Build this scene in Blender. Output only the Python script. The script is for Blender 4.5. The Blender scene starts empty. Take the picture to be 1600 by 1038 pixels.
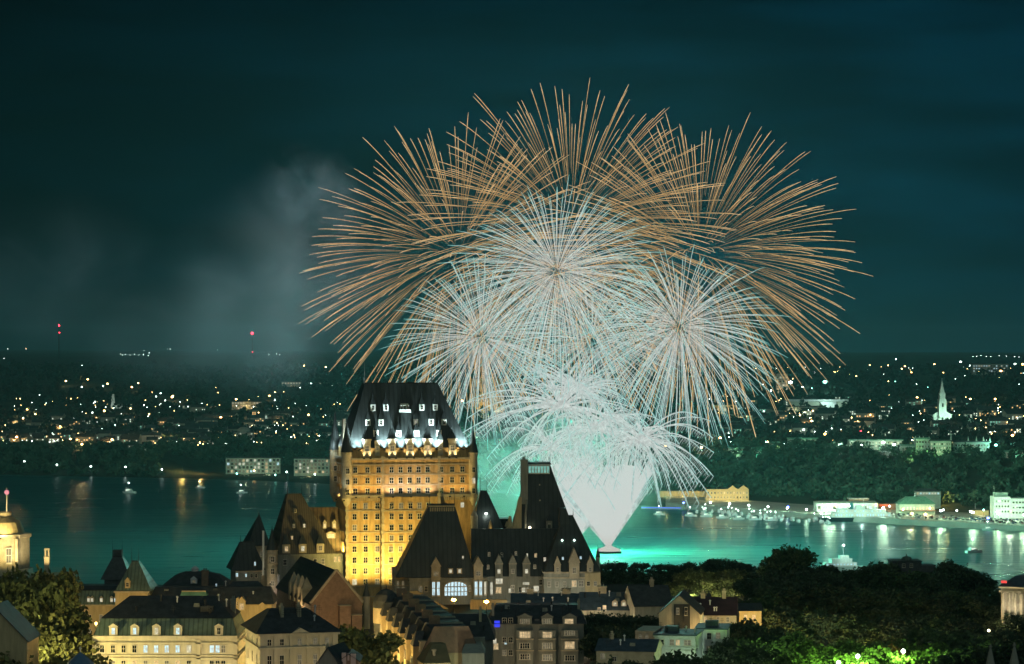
import bpy, math, random
import numpy as np
from mathutils import Vector
R = math.radians
rnd = random.Random(7)
nrg = np.random.default_rng(11)
SC = bpy.context.scene
COL = SC.collection

# ------------------------------------------------------------------ camera
F, HC, HY = 4200.0, 145.0, 545.0          # focal length in photo pixels, eye height over the river, horizon row
cam = bpy.data.objects.new('camera', bpy.data.cameras.new('camera'))
COL.objects.link(cam)
cam.location = (0, 0, HC)
cam.rotation_euler = (R(90), 0, 0)
cam.data.sensor_width = 36
cam.data.lens = 36 * F / 1600
cam.data.shift_y = 26 / 1600
cam.data.clip_start = 1
cam.data.clip_end = 60000
SC.camera = cam

# ------------------------------------------------------------------ world: night sky
W = bpy.data.worlds.new('World'); SC.world = W; W.use_nodes = True
nt = W.node_tree; nt.nodes.clear()
def N(t, **k):
    n = nt.nodes.new(t)
    for a, b in k.items(): setattr(n, a, b)
    return n
out = N('ShaderNodeOutputWorld'); bg = N('ShaderNodeBackground')
tc = N('ShaderNodeTexCoord'); sep = N('ShaderNodeSeparateXYZ')
nt.links.new(tc.outputs['Generated'], sep.inputs[0])
def ramp(stops, src):
    r = N('ShaderNodeValToRGB'); e = r.color_ramp.elements
    while len(e) < len(stops): e.new(0.5)
    for el, (p, c) in zip(e, stops): el.position = p; el.color = (*c, 1)
    nt.links.new(src, r.inputs[0]); return r
mr = N('ShaderNodeMapRange'); mr.inputs[1].default_value = -0.02; mr.inputs[2].default_value = 0.16
nt.links.new(sep.outputs['Z'], mr.inputs[0])
elev = ramp([(0, (0.0012, 0.0165, 0.0235)), (0.35, (0.0004, 0.0118, 0.0205)), (1, (0.0002, 0.0085, 0.0162))], mr.outputs[0])
mx = N('ShaderNodeMapRange'); mx.inputs[1].default_value = -0.2; mx.inputs[2].default_value = 0.1
mx.inputs[3].default_value = 0.22; mx.inputs[4].default_value = 1.12
nt.links.new(sep.outputs['X'], mx.inputs[0])
mp = N('ShaderNodeMapping'); mp.inputs['Scale'].default_value = (6, 6, 34); mp.inputs['Rotation'].default_value = (0, R(8), 0)
nt.links.new(tc.outputs['Generated'], mp.inputs[0])
nz = N('ShaderNodeTexNoise'); nz.inputs['Scale'].default_value = 1.5; nz.inputs['Detail'].default_value = 6; nz.inputs['Roughness'].default_value = 0.55
nt.links.new(mp.outputs[0], nz.inputs['Vector'])
cr = N('ShaderNodeMapRange'); cr.inputs[1].default_value = 0.4; cr.inputs[2].default_value = 0.8; cr.inputs[3].default_value = 0.84; cr.inputs[4].default_value = 2.3
nt.links.new(nz.outputs[0], cr.inputs[0])
m1 = N('ShaderNodeMath', operation='MULTIPLY'); nt.links.new(mx.outputs[0], m1.inputs[0]); nt.links.new(cr.outputs[0], m1.inputs[1])
sky = N('ShaderNodeTexSky'); sky.sky_type = 'NISHITA'; sky.sun_disc = False
sky.sun_elevation = R(-8); sky.sun_rotation = R(150)
skm = N('ShaderNodeMixRGB', blend_type='ADD'); skm.inputs[0].default_value = 0.002
nt.links.new(elev.outputs[0], skm.inputs[1]); nt.links.new(sky.outputs[0], skm.inputs[2])
vm = N('ShaderNodeVectorMath', operation='SCALE'); nt.links.new(skm.outputs[0], vm.inputs[0]); nt.links.new(m1.outputs[0], vm.inputs['Scale'])
gl = N('ShaderNodeMapRange'); gl.interpolation_type = 'SMOOTHSTEP'   # greenish fill added behind the eye as city glow, brightens roofs and fronts
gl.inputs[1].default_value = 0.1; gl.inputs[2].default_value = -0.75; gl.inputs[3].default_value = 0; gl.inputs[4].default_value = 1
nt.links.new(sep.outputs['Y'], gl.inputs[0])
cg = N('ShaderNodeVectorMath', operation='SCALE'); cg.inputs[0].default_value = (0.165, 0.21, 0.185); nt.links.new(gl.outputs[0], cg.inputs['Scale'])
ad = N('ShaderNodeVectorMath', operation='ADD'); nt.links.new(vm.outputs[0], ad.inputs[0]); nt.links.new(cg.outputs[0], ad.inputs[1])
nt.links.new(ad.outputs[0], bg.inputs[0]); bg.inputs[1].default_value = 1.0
nt.links.new(bg.outputs[0], out.inputs[0])

SC.view_settings.view_transform = 'Standard'; SC.view_settings.look = 'None'
SC.view_settings.exposure = 0; SC.view_settings.gamma = 1
cy = SC.cycles
cy.use_denoising = True
try: cy.denoiser = 'OPENIMAGEDENOISE'
except Exception: pass
cy.max_bounces = 4; cy.diffuse_bounces = 1; cy.glossy_bounces = 2; cy.transmission_bounces = 2
cy.volume_bounces = 0; cy.transparent_max_bounces = 8
cy.sample_clamp_indirect = 4; cy.caustics_reflective = False; cy.caustics_refractive = False
cy.use_adaptive_sampling = False
cy.volume_max_steps = 64

# ------------------------------------------------------------------ coordinates
def wx(px, d): return (px - 800) / F * d
def wz(py, d): return HC - (py - HY) / F * d
def lerp(x, pts):
    if x <= pts[0][0]: return pts[0][1]
    for (a, b), (c, e) in zip(pts, pts[1:]):
        if x <= c: return b + (e - b) * (x - a) / (c - a)
    return pts[-1][1]

# ------------------------------------------------------------------ materials
MATS = {}
def mat(name, col, rough=0.8, noise=0.25, scale=0.4, seams=None, bump=0.0, metal=0.0, spec=0.3, rnd_obj=0.0, streak=False):
    if name in MATS: return MATS[name]
    m = bpy.data.materials.new(name); m.use_nodes = True; t = m.node_tree
    b = t.nodes['Principled BSDF']; b.inputs['Roughness'].default_value = rough; b.inputs['Metallic'].default_value = metal
    b.inputs['Specular IOR Level'].default_value = spec
    c = t.nodes.new('ShaderNodeTexCoord'); src = c.outputs['Object']
    n = t.nodes.new('ShaderNodeTexNoise'); n.inputs['Scale'].default_value = scale; n.inputs['Detail'].default_value = 6; n.inputs['Roughness'].default_value = 0.65
    if streak:
        mp_ = t.nodes.new('ShaderNodeMapping'); mp_.inputs['Scale'].default_value = (1.6, 1.6, 0.25); t.links.new(src, mp_.inputs[0]); t.links.new(mp_.outputs[0], n.inputs['Vector'])
    else: t.links.new(src, n.inputs['Vector'])
    r = t.nodes.new('ShaderNodeMapRange'); r.inputs[1].default_value = 0.3; r.inputs[2].default_value = 0.7
    r.inputs[3].default_value = 1 - noise; r.inputs[4].default_value = 1 + noise
    t.links.new(n.outputs[0], r.inputs[0]); f = r.outputs[0]
    if seams:
        w = t.nodes.new('ShaderNodeTexWave'); w.bands_direction = seams[0]; w.inputs['Scale'].default_value = seams[1]; w.inputs['Distortion'].default_value = 0.0
        t.links.new(src, w.inputs['Vector'])
        r2 = t.nodes.new('ShaderNodeMapRange'); r2.inputs[1].default_value = 0.0; r2.inputs[2].default_value = 0.35; r2.inputs[3].default_value = seams[2]; r2.inputs[4].default_value = 1
        t.links.new(w.outputs['Fac'], r2.inputs[0])
        mm = t.nodes.new('ShaderNodeMath'); mm.operation = 'MULTIPLY'; t.links.new(f, mm.inputs[0]); t.links.new(r2.outputs[0], mm.inputs[1]); f = mm.outputs[0]
    if rnd_obj:
        oi = t.nodes.new('ShaderNodeObjectInfo'); r3 = t.nodes.new('ShaderNodeMapRange'); r3.inputs[3].default_value = 1 - rnd_obj; r3.inputs[4].default_value = 1 + rnd_obj
        t.links.new(oi.outputs['Random'], r3.inputs[0])
        mm = t.nodes.new('ShaderNodeMath'); mm.operation = 'MULTIPLY'; t.links.new(f, mm.inputs[0]); t.links.new(r3.outputs[0], mm.inputs[1]); f = mm.outputs[0]
    v = t.nodes.new('ShaderNodeVectorMath'); v.operation = 'SCALE'; v.inputs[0].default_value = col; t.links.new(f, v.inputs['Scale'])
    t.links.new(v.outputs[0], b.inputs['Base Color'])
    if bump:
        bp = t.nodes.new('ShaderNodeBump'); bp.inputs['Strength'].default_value = bump; bp.inputs['Distance'].default_value = 0.3
        t.links.new(n.outputs[0], bp.inputs['Height']); t.links.new(bp.outputs[0], b.inputs['Normal'])
    MATS[name] = m; return m
def emit(name, col, strength=1.0, sample=True, var=0.0):
    if name in MATS: return MATS[name]
    m = bpy.data.materials.new(name); m.use_nodes = True; t = m.node_tree
    b = t.nodes['Principled BSDF']; b.inputs['Base Color'].default_value = (0.02, 0.02, 0.02, 1); b.inputs['Roughness'].default_value = 0.4
    b.inputs['Emission Color'].default_value = (*col, 1); b.inputs['Emission Strength'].default_value = strength
    if var:   # curtains and lamps behind a lit pane
        c = t.nodes.new('ShaderNodeTexCoord'); n = t.nodes.new('ShaderNodeTexNoise'); n.inputs['Scale'].default_value = 2.2; n.inputs['Detail'].default_value = 3
        oi = t.nodes.new('ShaderNodeObjectInfo'); n.noise_dimensions = '4D'
        mu = t.nodes.new('ShaderNodeMath'); mu.operation = 'MULTIPLY'; mu.inputs[1].default_value = 40; t.links.new(oi.outputs['Random'], mu.inputs[0]); t.links.new(mu.outputs[0], n.inputs['W'])
        t.links.new(c.outputs['Object'], n.inputs['Vector'])
        r = t.nodes.new('ShaderNodeMapRange'); r.inputs[1].default_value = 0.3; r.inputs[2].default_value = 0.7; r.inputs[3].default_value = strength * (1 - var); r.inputs[4].default_value = strength * (1 + var)
        t.links.new(n.outputs[0], r.inputs[0]); t.links.new(r.outputs[0], b.inputs['Emission Strength'])
    if not sample: m.cycles.emission_sampling = 'NONE'
    MATS[name] = m; return m

brick = mat('castle brick', (0.45, 0.30, 0.125), 0.85, 0.45, 0.5, bump=0.35, streak=True)
stone = mat('pale limestone', (0.42, 0.36, 0.25), 0.85, 0.25, 0.5, bump=0.2)
stone_d = mat('grey limestone', (0.25, 0.25, 0.205), 0.85, 0.3, 0.5, bump=0.2, streak=True)
stone_y = mat('yellow stone', (0.45, 0.36, 0.20), 0.85, 0.22, 0.6, bump=0.2, streak=True)
stucco = mat('cream stucco', (0.50, 0.45, 0.33), 0.8, 0.18, 0.5, streak=True)
white_w = mat('white painted wall', (0.6, 0.63, 0.58), 0.7, 0.15, 0.6, streak=True)
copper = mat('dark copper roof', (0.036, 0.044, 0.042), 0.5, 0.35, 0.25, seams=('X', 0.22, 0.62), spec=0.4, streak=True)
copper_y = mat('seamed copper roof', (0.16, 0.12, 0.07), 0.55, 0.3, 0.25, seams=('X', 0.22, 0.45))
slate = mat('slate roof', (0.055, 0.060, 0.064), 0.6, 0.4, 0.6, bump=0.15)
slate_b = mat('blue slate roof', (0.07, 0.10, 0.125), 0.6, 0.35, 0.6)
green_r = mat('green copper roof', (0.12, 0.17, 0.135), 0.6, 0.3, 0.4, seams=('X', 0.3, 0.55))
green_v = mat('verdigris roof', (0.12, 0.27, 0.19), 0.6, 0.3, 0.4, seams=('X', 0.75, 0.7))
brownb = mat('brown brick', (0.23, 0.15, 0.10), 0.85, 0.25, 0.8, bump=0.2)
greyb = mat('grey wall', (0.20, 0.20, 0.17), 0.85, 0.25, 0.6, streak=True)
metal_d = mat('dark metal', (0.03, 0.03, 0.03), 0.5, 0.1)
metal_w = mat('white metal', (0.6, 0.6, 0.6), 0.5, 0.1)
flag_p = mat('pink flag cloth', (0.6, 0.25, 0.25), 0.8, 0.1)
frame_m = mat('window frame paint', (0.6, 0.55, 0.44), 0.6, 0.1)
frame_d = mat('dark window frame', (0.05, 0.05, 0.045), 0.6, 0.1)
glass_d = mat('dark glass', (0.012, 0.016, 0.018), 0.12, 0.2, spec=0.6)
W_WARM = emit('warm lit pane', (1.0, 0.72, 0.38), 0.62, False, 0.55)
W_WHITE = emit('white lit pane', (0.95, 0.92, 0.72), 0.68, False, 0.45)
W_COOL = emit('cool lit pane', (0.62, 0.88, 0.98), 0.95, False, 0.4)
W_DIM = emit('dim lit pane', (0.75, 0.66, 0.42), 0.14, False, 0.6)
bark = mat('bark', (0.06, 0.05, 0.035), 0.9, 0.3, 3)
leafm = [mat('leaves ' + c, v, 0.7, 0.55, 0.45, rnd_obj=0.3) for c, v in (('olive', (0.12, 0.13, 0.042)), ('green', (0.05, 0.08, 0.028)), ('dark', (0.05, 0.072, 0.036)), ('bright', (0.09, 0.14, 0.035)), ('russet', (0.14, 0.06, 0.025)))]
woodm = mat('wood crowns', (0.055, 0.10, 0.065), 0.8, 0.7, 0.04)
woodfar = mat('far wood crowns', (0.03, 0.045, 0.035), 0.8, 0.6, 0.02)
groundm = mat('town ground', (0.07, 0.07, 0.06), 0.9, 0.4, 0.05)
landm = mat('far land', (0.035, 0.05, 0.035), 0.9, 0.6, 0.01)
quaym = mat('quay concrete', (0.30, 0.31, 0.27), 0.8, 0.3, 0.05)
hullm = mat('dark hull paint', (0.025, 0.035, 0.04), 0.4, 0.2)

# water: long swells, glossy
wm = bpy.data.materials.new('river water'); wm.use_nodes = True; t = wm.node_tree; b = t.nodes['Principled BSDF']
b.inputs['Base Color'].default_value = (0.026, 0.115, 0.112, 1); b.inputs['Roughness'].default_value = 0.3; b.inputs['IOR'].default_value = 1.33
c = t.nodes.new('ShaderNodeTexCoord'); mp_ = t.nodes.new('ShaderNodeMapping'); mp_.inputs['Scale'].default_value = (0.008, 0.07, 1)
n1 = t.nodes.new('ShaderNodeTexNoise'); n1.inputs['Scale'].default_value = 1; n1.inputs['Detail'].default_value = 7; n1.inputs['Roughness'].default_value = 0.6
t.links.new(c.outputs['Object'], mp_.inputs[0]); t.links.new(mp_.outputs[0], n1.inputs['Vector'])
bp = t.nodes.new('ShaderNodeBump'); bp.inputs['Strength'].default_value = 0.5; bp.inputs['Distance'].default_value = 1.2
t.links.new(n1.outputs[0], bp.inputs['Height']); t.links.new(bp.outputs[0], b.inputs['Normal'])
r_ = t.nodes.new('ShaderNodeMapRange'); r_.inputs[1].default_value = 0.3; r_.inputs[2].default_value = 0.7; r_.inputs[3].default_value = 0.24; r_.inputs[4].default_value = 0.42
t.links.new(n1.outputs[0], r_.inputs[0]); t.links.new(r_.outputs[0], b.inputs['Roughness'])
MATS['river water'] = wm

# ------------------------------------------------------------------ mesh helpers
class MB:
    def __init__(s): s.v = []; s.f = []; s.m = []
    def face(s, pts, m=0):
        i = len(s.v); s.v += [tuple(p) for p in pts]; s.f.append(tuple(range(i, i + len(pts)))); s.m.append(m)
    def frustum(s, r0, z0, r1, z1, m=0, mt=None, bottom=True):
        i = len(s.v)
        for (x0, x1, y0, y1), z in ((r0, z0), (r1, z1)):
            s.v += [(x0, y0, z), (x1, y0, z), (x1, y1, z), (x0, y1, z)]
        q = [(i, i+1, i+5, i+4), (i+1, i+2, i+6, i+5), (i+2, i+3, i+7, i+6), (i+3, i, i+4, i+7), (i+4, i+5, i+6, i+7)]
        ms = [m, m, m, m, m if mt is None else mt]
        if bottom: q.append((i+3, i+2, i+1, i)); ms.append(m)
        s.f += q; s.m += ms
        return s
    def box(s, x0, x1, y0, y1, z0, z1, m=0, mt=None): return s.frustum((x0, x1, y0, y1), z0, (x0, x1, y0, y1), z1, m, mt)
    def gable(s, x0, x1, y0, y1, z0, z1, axis='x', m=0, mw=0):
        i = len(s.v)
        if axis == 'x':      # ridge along x, gable ends at x0 and x1
            ym = (y0 + y1) / 2
            s.v += [(x0, y0, z0), (x1, y0, z0), (x1, y1, z0), (x0, y1, z0), (x0, ym, z1), (x1, ym, z1)]
            s.f += [(i, i+1, i+5, i+4), (i+2, i+3, i+4, i+5), (i+3, i, i+4), (i+1, i+2, i+5)]
        else:
            xm = (x0 + x1) / 2
            s.v += [(x0, y0, z0), (x1, y0, z0), (x1, y1, z0), (x0, y1, z0), (xm, y0, z1), (xm, y1, z1)]
            s.f += [(i+1, i+2, i+5, i+4), (i+3, i, i+4, i+5), (i, i+1, i+4), (i+2, i+3, i+5)]
        s.m += [m, m, mw, mw]; return s
    def lathe(s, prof, n=16, cx=0, cy=0, m=0):
        i = len(s.v)
        for r, z in prof:
            for k in range(n):
                a = 2 * math.pi * k / n; s.v.append((cx + r * math.cos(a), cy + r * math.sin(a), z))
        for j in range(len(prof) - 1):
            for k in range(n):
                a, b_ = i + j*n + k, i + j*n + (k+1) % n
                s.f.append((a, b_, b_ + n, a + n)); s.m.append(m)
        s.f.append(tuple(i + (len(prof)-1)*n + k for k in range(n))); s.m.append(m)
        return s
    def tube(s, p0, p1, r0, r1, n=6, m=0):
        p0, p1 = Vector(p0), Vector(p1); d = (p1 - p0).normalized()
        u = d.orthogonal().normalized(); w = d.cross(u); i = len(s.v)
        for p, r in ((p0, r0), (p1, r1)):
            for k in range(n):
                a = 2*math.pi*k/n; s.v.append(tuple(p + u*(r*math.cos(a)) + w*(r*math.sin(a))))
        for k in range(n):
            s.f.append((i+k, i+(k+1) % n, i+n+(k+1) % n, i+n+k)); s.m.append(m)
        s.f.append(tuple(i+n+k for k in range(n))); s.m.append(m)
        return s
    def mesh(s, name, mats):
        me = bpy.data.meshes.new(name); me.from_pydata(s.v, [], s.f)
        for m in mats: me.materials.append(m)
        me.polygons.foreach_set('material_index', s.m); me.update(); return me
    def build(s, name, mats, parent=None, loc=(0, 0, 0), rz=0):
        if not isinstance(mats, (list, tuple)): mats = [mats]
        return put(s.mesh(name, mats), name, parent, loc, rz)
def put(me, name, parent=None, loc=(0, 0, 0), rz=0, scale=None):
    o = bpy.data.objects.new(name, me); COL.objects.link(o)
    o.location = loc; o.rotation_euler = (0, 0, rz)
    if scale: o.scale = scale
    if parent: o.parent = parent
    return o
def tag(o, label=None, cat=None, group=None, kind=None):
    for k, v in (('label', label), ('category', cat), ('group', group), ('kind', kind)):
        if v: o[k] = v
    return o
def empty(name, loc, rz, label, cat, group=None):
    o = put(None, name, None, loc, rz); return tag(o, label, cat, group)
def lamp(kind, loc, power, col, parent=None, radius=0.5, aim=None, spot=None, size=None, blend=0.6):
    l = bpy.data.lights.new('lamp light', kind); l.energy = power; l.color = col
    if kind == 'AREA': l.shape = 'RECTANGLE'; l.size, l.size_y = size
    else: l.shadow_soft_size = radius
    if kind == 'SPOT': l.spot_size = R(spot); l.spot_blend = blend
    o = bpy.data.objects.new('lamp light', l); COL.objects.link(o); o.location = loc
    if aim is not None: o.rotation_euler = (Vector(aim) - Vector(loc)).to_track_quat('-Z', 'Y').to_euler()
    if parent: o.parent = parent
    return o

# one window of each kind, facing -Y, unit size
def window_mesh(pane, frame, nx, nz, arch=False):
    b = MB(); e, dp = 0.09, -0.12
    b.box(-.5, -.5+e, dp, 0.05, -.5, .5, 0).box(.5-e, .5, dp, 0.05, -.5, .5, 0)
    b.box(-.5+e, .5-e, dp, 0.05, .5-e*.8, .5, 0).box(-.56, .56, dp-.1, 0.05, -.56, -.5+e*.4, 0)
    b.face([(-.5+e, -.03, -.5), (.5-e, -.03, -.5), (.5-e, -.03, .5-e*.8), (-.5+e, -.03, .5-e*.8)], 1)
    for k in range(1, nx):
        x = -.5 + e + (1-2*e)*k/nx; b.box(x-.025, x+.025, -.07, -.02, -.47, .5-e, 0)
    for k in range(1, nz):
        z = -.5 + k/nz; b.box(-.5+e, .5-e, -.065, -.02, z-.02, z+.02, 0)
    return b.mesh('window', [frame, pane])
WIN = {}
for k, p in (('dark', glass_d), ('warm', W_WARM), ('white', W_WHITE), ('cool', W_COOL), ('dim', W_DIM), ('teal', emit('teal lit pane', (.35, .85, .72), .55, False, .4))):
    WIN[k] = window_mesh(p, frame_m, 2, 2)
    WIN[k + '_d'] = window_mesh(p, frame_d, 2, 2)
    WIN[k + '_w'] = window_mesh(p, frame_m, 4, 2)
def pick(pat): # weighted choice: string of letters d w h c m
    return {'d': 'dark', 'w': 'warm', 'h': 'white', 'c': 'cool', 'm': 'dim'}[rnd.choice(pat)]

class Bld:
    """A building: local x to the right, y away from the eye, front plane y = 0 at depth d; sizes are read off the photograph."""
    def __init__(s, name, label, cat, px, d, pyb, rot=0, group=None):
        s.d, s.px, s.k = d, px, d / F; s.c = math.cos(R(rot))
        s.zb = wz(pyb, d)
        s.o = empty(name, (wx(px, d), d, s.zb), R(rot), label, cat, group)
    def X(s, px): return (px - s.px) * s.k / s.c
    def Z(s, py): return wz(py, s.d) - s.zb
    def part(s, name, b, mats, parent=None): return b.build(name, mats, parent or s.o)
    def body(s, x0, x1, py, depth, m, y0=0, zb=0, name='wall'):
        return s.part(name, MB().box(s.X(x0), s.X(x1), y0, y0+depth, zb, s.Z(py)), m)
    def bands(s, x0, x1, rows, depth, m, y0=0, th=0.5, pr=0.35, name='cornice'):
        for py in rows:
            z = s.Z(py); s.part(name, MB().box(s.X(x0)-pr, s.X(x1)+pr, y0-pr, y0+depth+pr, z-th/2, z+th/2), m)
    def roof(s, base, pyb, top, pyt, m, y0, y1, ty0, ty1, name='roof', over=0.6):
        b = MB().frustum((s.X(base[0])-over, s.X(base[1])+over, y0-over, y1+over), s.Z(pyb)+0.02, (s.X(top[0]), s.X(top[1]), ty0, ty1), s.Z(pyt))
        o = s.part(name, b, m)
        za, zt = s.Z(pyb), s.Z(pyt)
        return o, (lambda py: y0-over + (ty0-y0+over) * (s.Z(py)-za) / (zt-za))
    def win(s, px, py, w, h, kind, y=0, parent=None, name='window'):
        return put(WIN[kind], name, parent or s.o, (s.X(px), y, s.Z(py)), 0, (w*s.k, 1, h*s.k))
    def grid(s, xs, ys, w, h, pat, y=0, suf=''):
        for py in ys:
            for px in xs: s.win(px, py, w, h, pick(pat) + suf, y)
    def side(s, x, ys, py, w, h, kind): # window on the left side wall, at depths ys
        for y in ys: put(WIN[kind], 'window', s.o, (s.X(x), y, s.Z(py)), R(-90), (w*s.k, 1, h*s.k))
    def dormer(s, px, pyb, pyt, w, y, depth, mw, mr, kind, hipped=False, apex=None, wk=None, parent=None, fin=False):
        x, zb, zt, hw = s.X(px), s.Z(pyb), s.Z(pyt), w*s.k/2
        za = s.Z(apex if apex is not None else pyt - w*.6)
        b = MB().box(x-hw, x+hw, y, y+depth, zb, zt, 0)
        e = hw*.18
        if hipped:
            b.frustum((x-hw-e, x+hw+e, y-e, y+2*hw+e), zt, (x-.05, x+.05, y+hw-.05, y+hw+.05), za, 1)
            if fin: b.tube((x, y+hw, za-.2), (x, y+hw, za+hw*1.6), .12, .03, 5, 1)
        else:
            b.gable(x-hw-e, x+hw+e, y-e*.6, y+depth, zt, za, 'y', 1, 0)
        o = b.build('dormer', [mw, mr], s.o)
        if kind: 
            ww, hh = wk or (w*.55, (pyb-pyt)*.62)
            put(WIN[kind], 'window', o, (x, y, (zb+zt)/2), 0, (ww*s.k, 1, hh*s.k))
        return o
    def chimney(s, px, pyb, pyt, w, y, m, depth=None, name='chimney', pots=2):
        x, hw = s.X(px), w*s.k/2; dp = depth or hw*2; z0, z1 = s.Z(pyb), s.Z(pyt)
        b = MB().box(x-hw, x+hw, y, y+dp, z0, z1).box(x-hw*1.15, x+hw*1.15, y-.15, y+dp+.15, z1, z1+.35)
        for k in range(pots):
            xx = x + hw*1.3*((k+.5)/pots-.5); b.lathe([(.18, z1+.35), (.15, z1+1.0)], 8, xx, y+dp/2)
        return s.part(name, b, m)
    def cresting(s, x0, x1, py, y, h=1.2, name='cresting', m=None):
        b = MB(); z = s.Z(py); xa, xb = s.X(x0), s.X(x1); n = max(3, int((xb-xa)/0.8))
        b.box(xa, xb, y, y+.12, z, z+.25)
        for k in range(n+1):
            x = xa+(xb-xa)*k/n; hh = h if k in (0, n) else h*.5; b.tube((x, y+.06, z), (x, y+.06, z+hh), .07, .03, 4)
        for x in (xa, xb): b.tube((x, y+.06, z), (x, y+.06, z+h*2.2), .12, .03, 5)
        return s.part(name, b, m or metal_d)
    def turret(s, px, y, r, py_bot, py_top, py_apex, mw, mr, corbel=0, kinds=(), rr=1.15, label=None):
        x, rm = s.X(px), r*s.k
        prof = [(rm*.25, s.Z(py_bot+corbel)), (rm, s.Z(py_bot))] if corbel else [(rm, s.Z(py_bot))]
        o = MB().lathe(prof + [(rm, s.Z(py_top)-.4), (rm*1.12, s.Z(py_top)-.3), (rm*1.12, s.Z(py_top))], 18, x, y).build('turret', mw, s.o)
        zt, za = s.Z(py_top), s.Z(py_apex)
        MB().lathe([(rm*rr, zt), (rm*rr*.62, zt+(za-zt)*.32), (rm*.08, zt+(za-zt)*.88), (.05, za)], 18, x, y).build('turret_roof', mr, o)
        for py, h, k in kinds:
            put(WIN[k], 'window', o, (x, y-rm*.97, s.Z(py)), 0, (rm*.7, 1, h*s.k))
        return o
    def flood(s, px, py, y, aim_dz, aim_dy, power, col, spot=100, radius=.3, vis=True):
        p = (s.X(px), y, s.Z(py))
        b = MB().box(p[0]-.35, p[0]+.35, y-.25, y+.25, p[2]-.7, p[2]-.25)
        o = b.build('floodlight', metal_d, s.o)
        lamp('SPOT', p, power*2.6, col, s.o, radius, (p[0], y+aim_dy, p[2]+aim_dz), spot)
        return o

# ------------------------------------------------------------------ terrain
SHORE = [(-900, 735), (0, 742), (300, 748), (420, 752), (520, 757), (750, 768), (1000, 790), (1280, 812), (1600, 830), (2600, 850)]
def shore(px): return F * HC / (lerp(px, SHORE) - HY)
PL = [(0, 0.5), (15, 2), (40, 6), (130, 24), (700, 36), (1400, 50), (3400, 72), (9000, 104), (27000, 128)]
PM = [(0, 0.5), (20, 2.5), (180, 4), (330, 26), (700, 36), (1400, 48), (3400, 70), (9000, 102), (27000, 122)]
PR = [(0, 0.5), (8, 3.2), (150, 4.5), (210, 14), (370, 45), (480, 47), (1250, 54), (2750, 68), (5750, 84), (12000, 98), (27000, 108)]
def land(px, u):
    a, m_, r = lerp(u, PL), lerp(u, PM), lerp(u, PR)
    k1 = min(1, max(0, (px-230)/80)); k2 = min(1, max(0, (px-560)/400))
    h = (a*(1-k1) + m_*k1)*(1-k2) + r*k2
    if u > 400: h += 2.5*math.sin(px*.021+u*.004)*min(1, (u-400)/800) + 4*math.sin(px*.0063+1.3)*min(1, u/6000)
    return h
def land_at(px, py):          # where a ground point seen at px, py lies
    d0 = shore(px); lo = 0; hi = 26000; u = 0
    for u in np.concatenate([np.arange(0, 500, 5), np.arange(500, 3000, 30), np.arange(3000, 26000, 250)]):
        d = d0+u
        if HY + (HC-land(px, u))*F/d <= py: return d, land(px, u)
    return d0+26000, land(px, 26000)
pxs = np.arange(-900, 2560, 20.0)
us = np.concatenate([[-60, 0], np.arange(10, 500, 12), np.arange(500, 3000, 90), np.arange(3000, 27001, 1200)])
b = MB()
for px in pxs:
    for u in us:
        d = shore(px)+u; h = land(px, u) if u >= 0 else -4
        b.v.append((wx(px, d), d, h if u > 0 else (-4 if u < 0 else -.3)))
nu = len(us)
for i in range(len(pxs)-1):
    for j in range(nu-1):
        b.f.append((i*nu+j, (i+1)*nu+j, (i+1)*nu+j+1, i*nu+j+1)); b.m.append(0)
o = b.build('hills', landm); tag(o, kind='structure')
for p in o.data.polygons: p.use_smooth = True
b = MB(); b.face([(-3000, 1200, 0), (3000, 1200, 0), (3000, 3900, 0), (-3000, 3900, 0)])
tag(b.build('water', wm), kind='structure')
GP = [(-200, 60), (960, 60), (1010, 56), (1120, 8), (1180, 4), (1380, 3), (1400, -4), (1500, -6)]
b = MB(); ys = [-200, 0, 200, 400, 500, 600, 700, 800, 900, 960, 985, 1010, 1060, 1120, 1180, 1300, 1380, 1400, 1500]; xs = np.arange(-900, 901, 30)
for x in xs:
    for y in ys: b.v.append((x, y, lerp(y, GP) + (1.2*math.sin(x*.03)*math.cos(y*.02) if y < 1300 else 0)))
for i in range(len(xs)-1):
    for j in range(len(ys)-1):
        n = len(ys); b.f.append((i*n+j, (i+1)*n+j, (i+1)*n+j+1, i*n+j+1)); b.m.append(0)
tag(b.build('ground', groundm), kind='structure')

# ------------------------------------------------------------------ the castle hotel: main tower
WARM = (1.0, 0.66, 0.22); COOLW = (0.72, 0.95, 1.0); PINK = (1.0, 0.78, 0.62); YEL = (1.0, 0.73, 0.19)
T = Bld('castle_tower', 'tall golden brick hotel tower under a steep dark copper roof ringed by white floodlights', 'tower', 640, 900, 945, 12)
T.body(542, 742, 716, 24, brick)
T.part('attic_wall', MB().box(T.X(545), T.X(738.5), .4, 23.6, T.Z(716), T.Z(700)), brick)
T.part('projecting_bay', MB().box(T.X(598), T.X(684), -1.6, .02, 0, T.Z(776)), brick)
T.bands(542, 742, (717,), 24, stone, th=.7, pr=.7)
T.bands(542, 742, (726, 741.5, 758), 24, stone, th=.35, pr=.18, name='string_course')
T.bands(542, 742, (775,), 24, stone, th=.9, pr=.9, name='ledge')
for py in (797.5, 831, 848, 881, 915, 931):
    T.part('string_course', MB().box(T.X(598)-.15, T.X(684)+.15, -1.78, 0, T.Z(py)-.15, T.Z(py)+.15), stone)
    T.part('string_course', MB().box(T.X(542)-.15, T.X(598)-.16, -.18, 24.1, T.Z(py)-.13, T.Z(py)+.13), stone)
b = MB()
for k in range(60):
    x = T.X(544) + (T.X(740)-T.X(544))*k/59; b.box(x-.16, x+.16, -.62, -.01, T.Z(782), T.Z(777.2))
T.part('corbel_table', b, stone)
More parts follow.
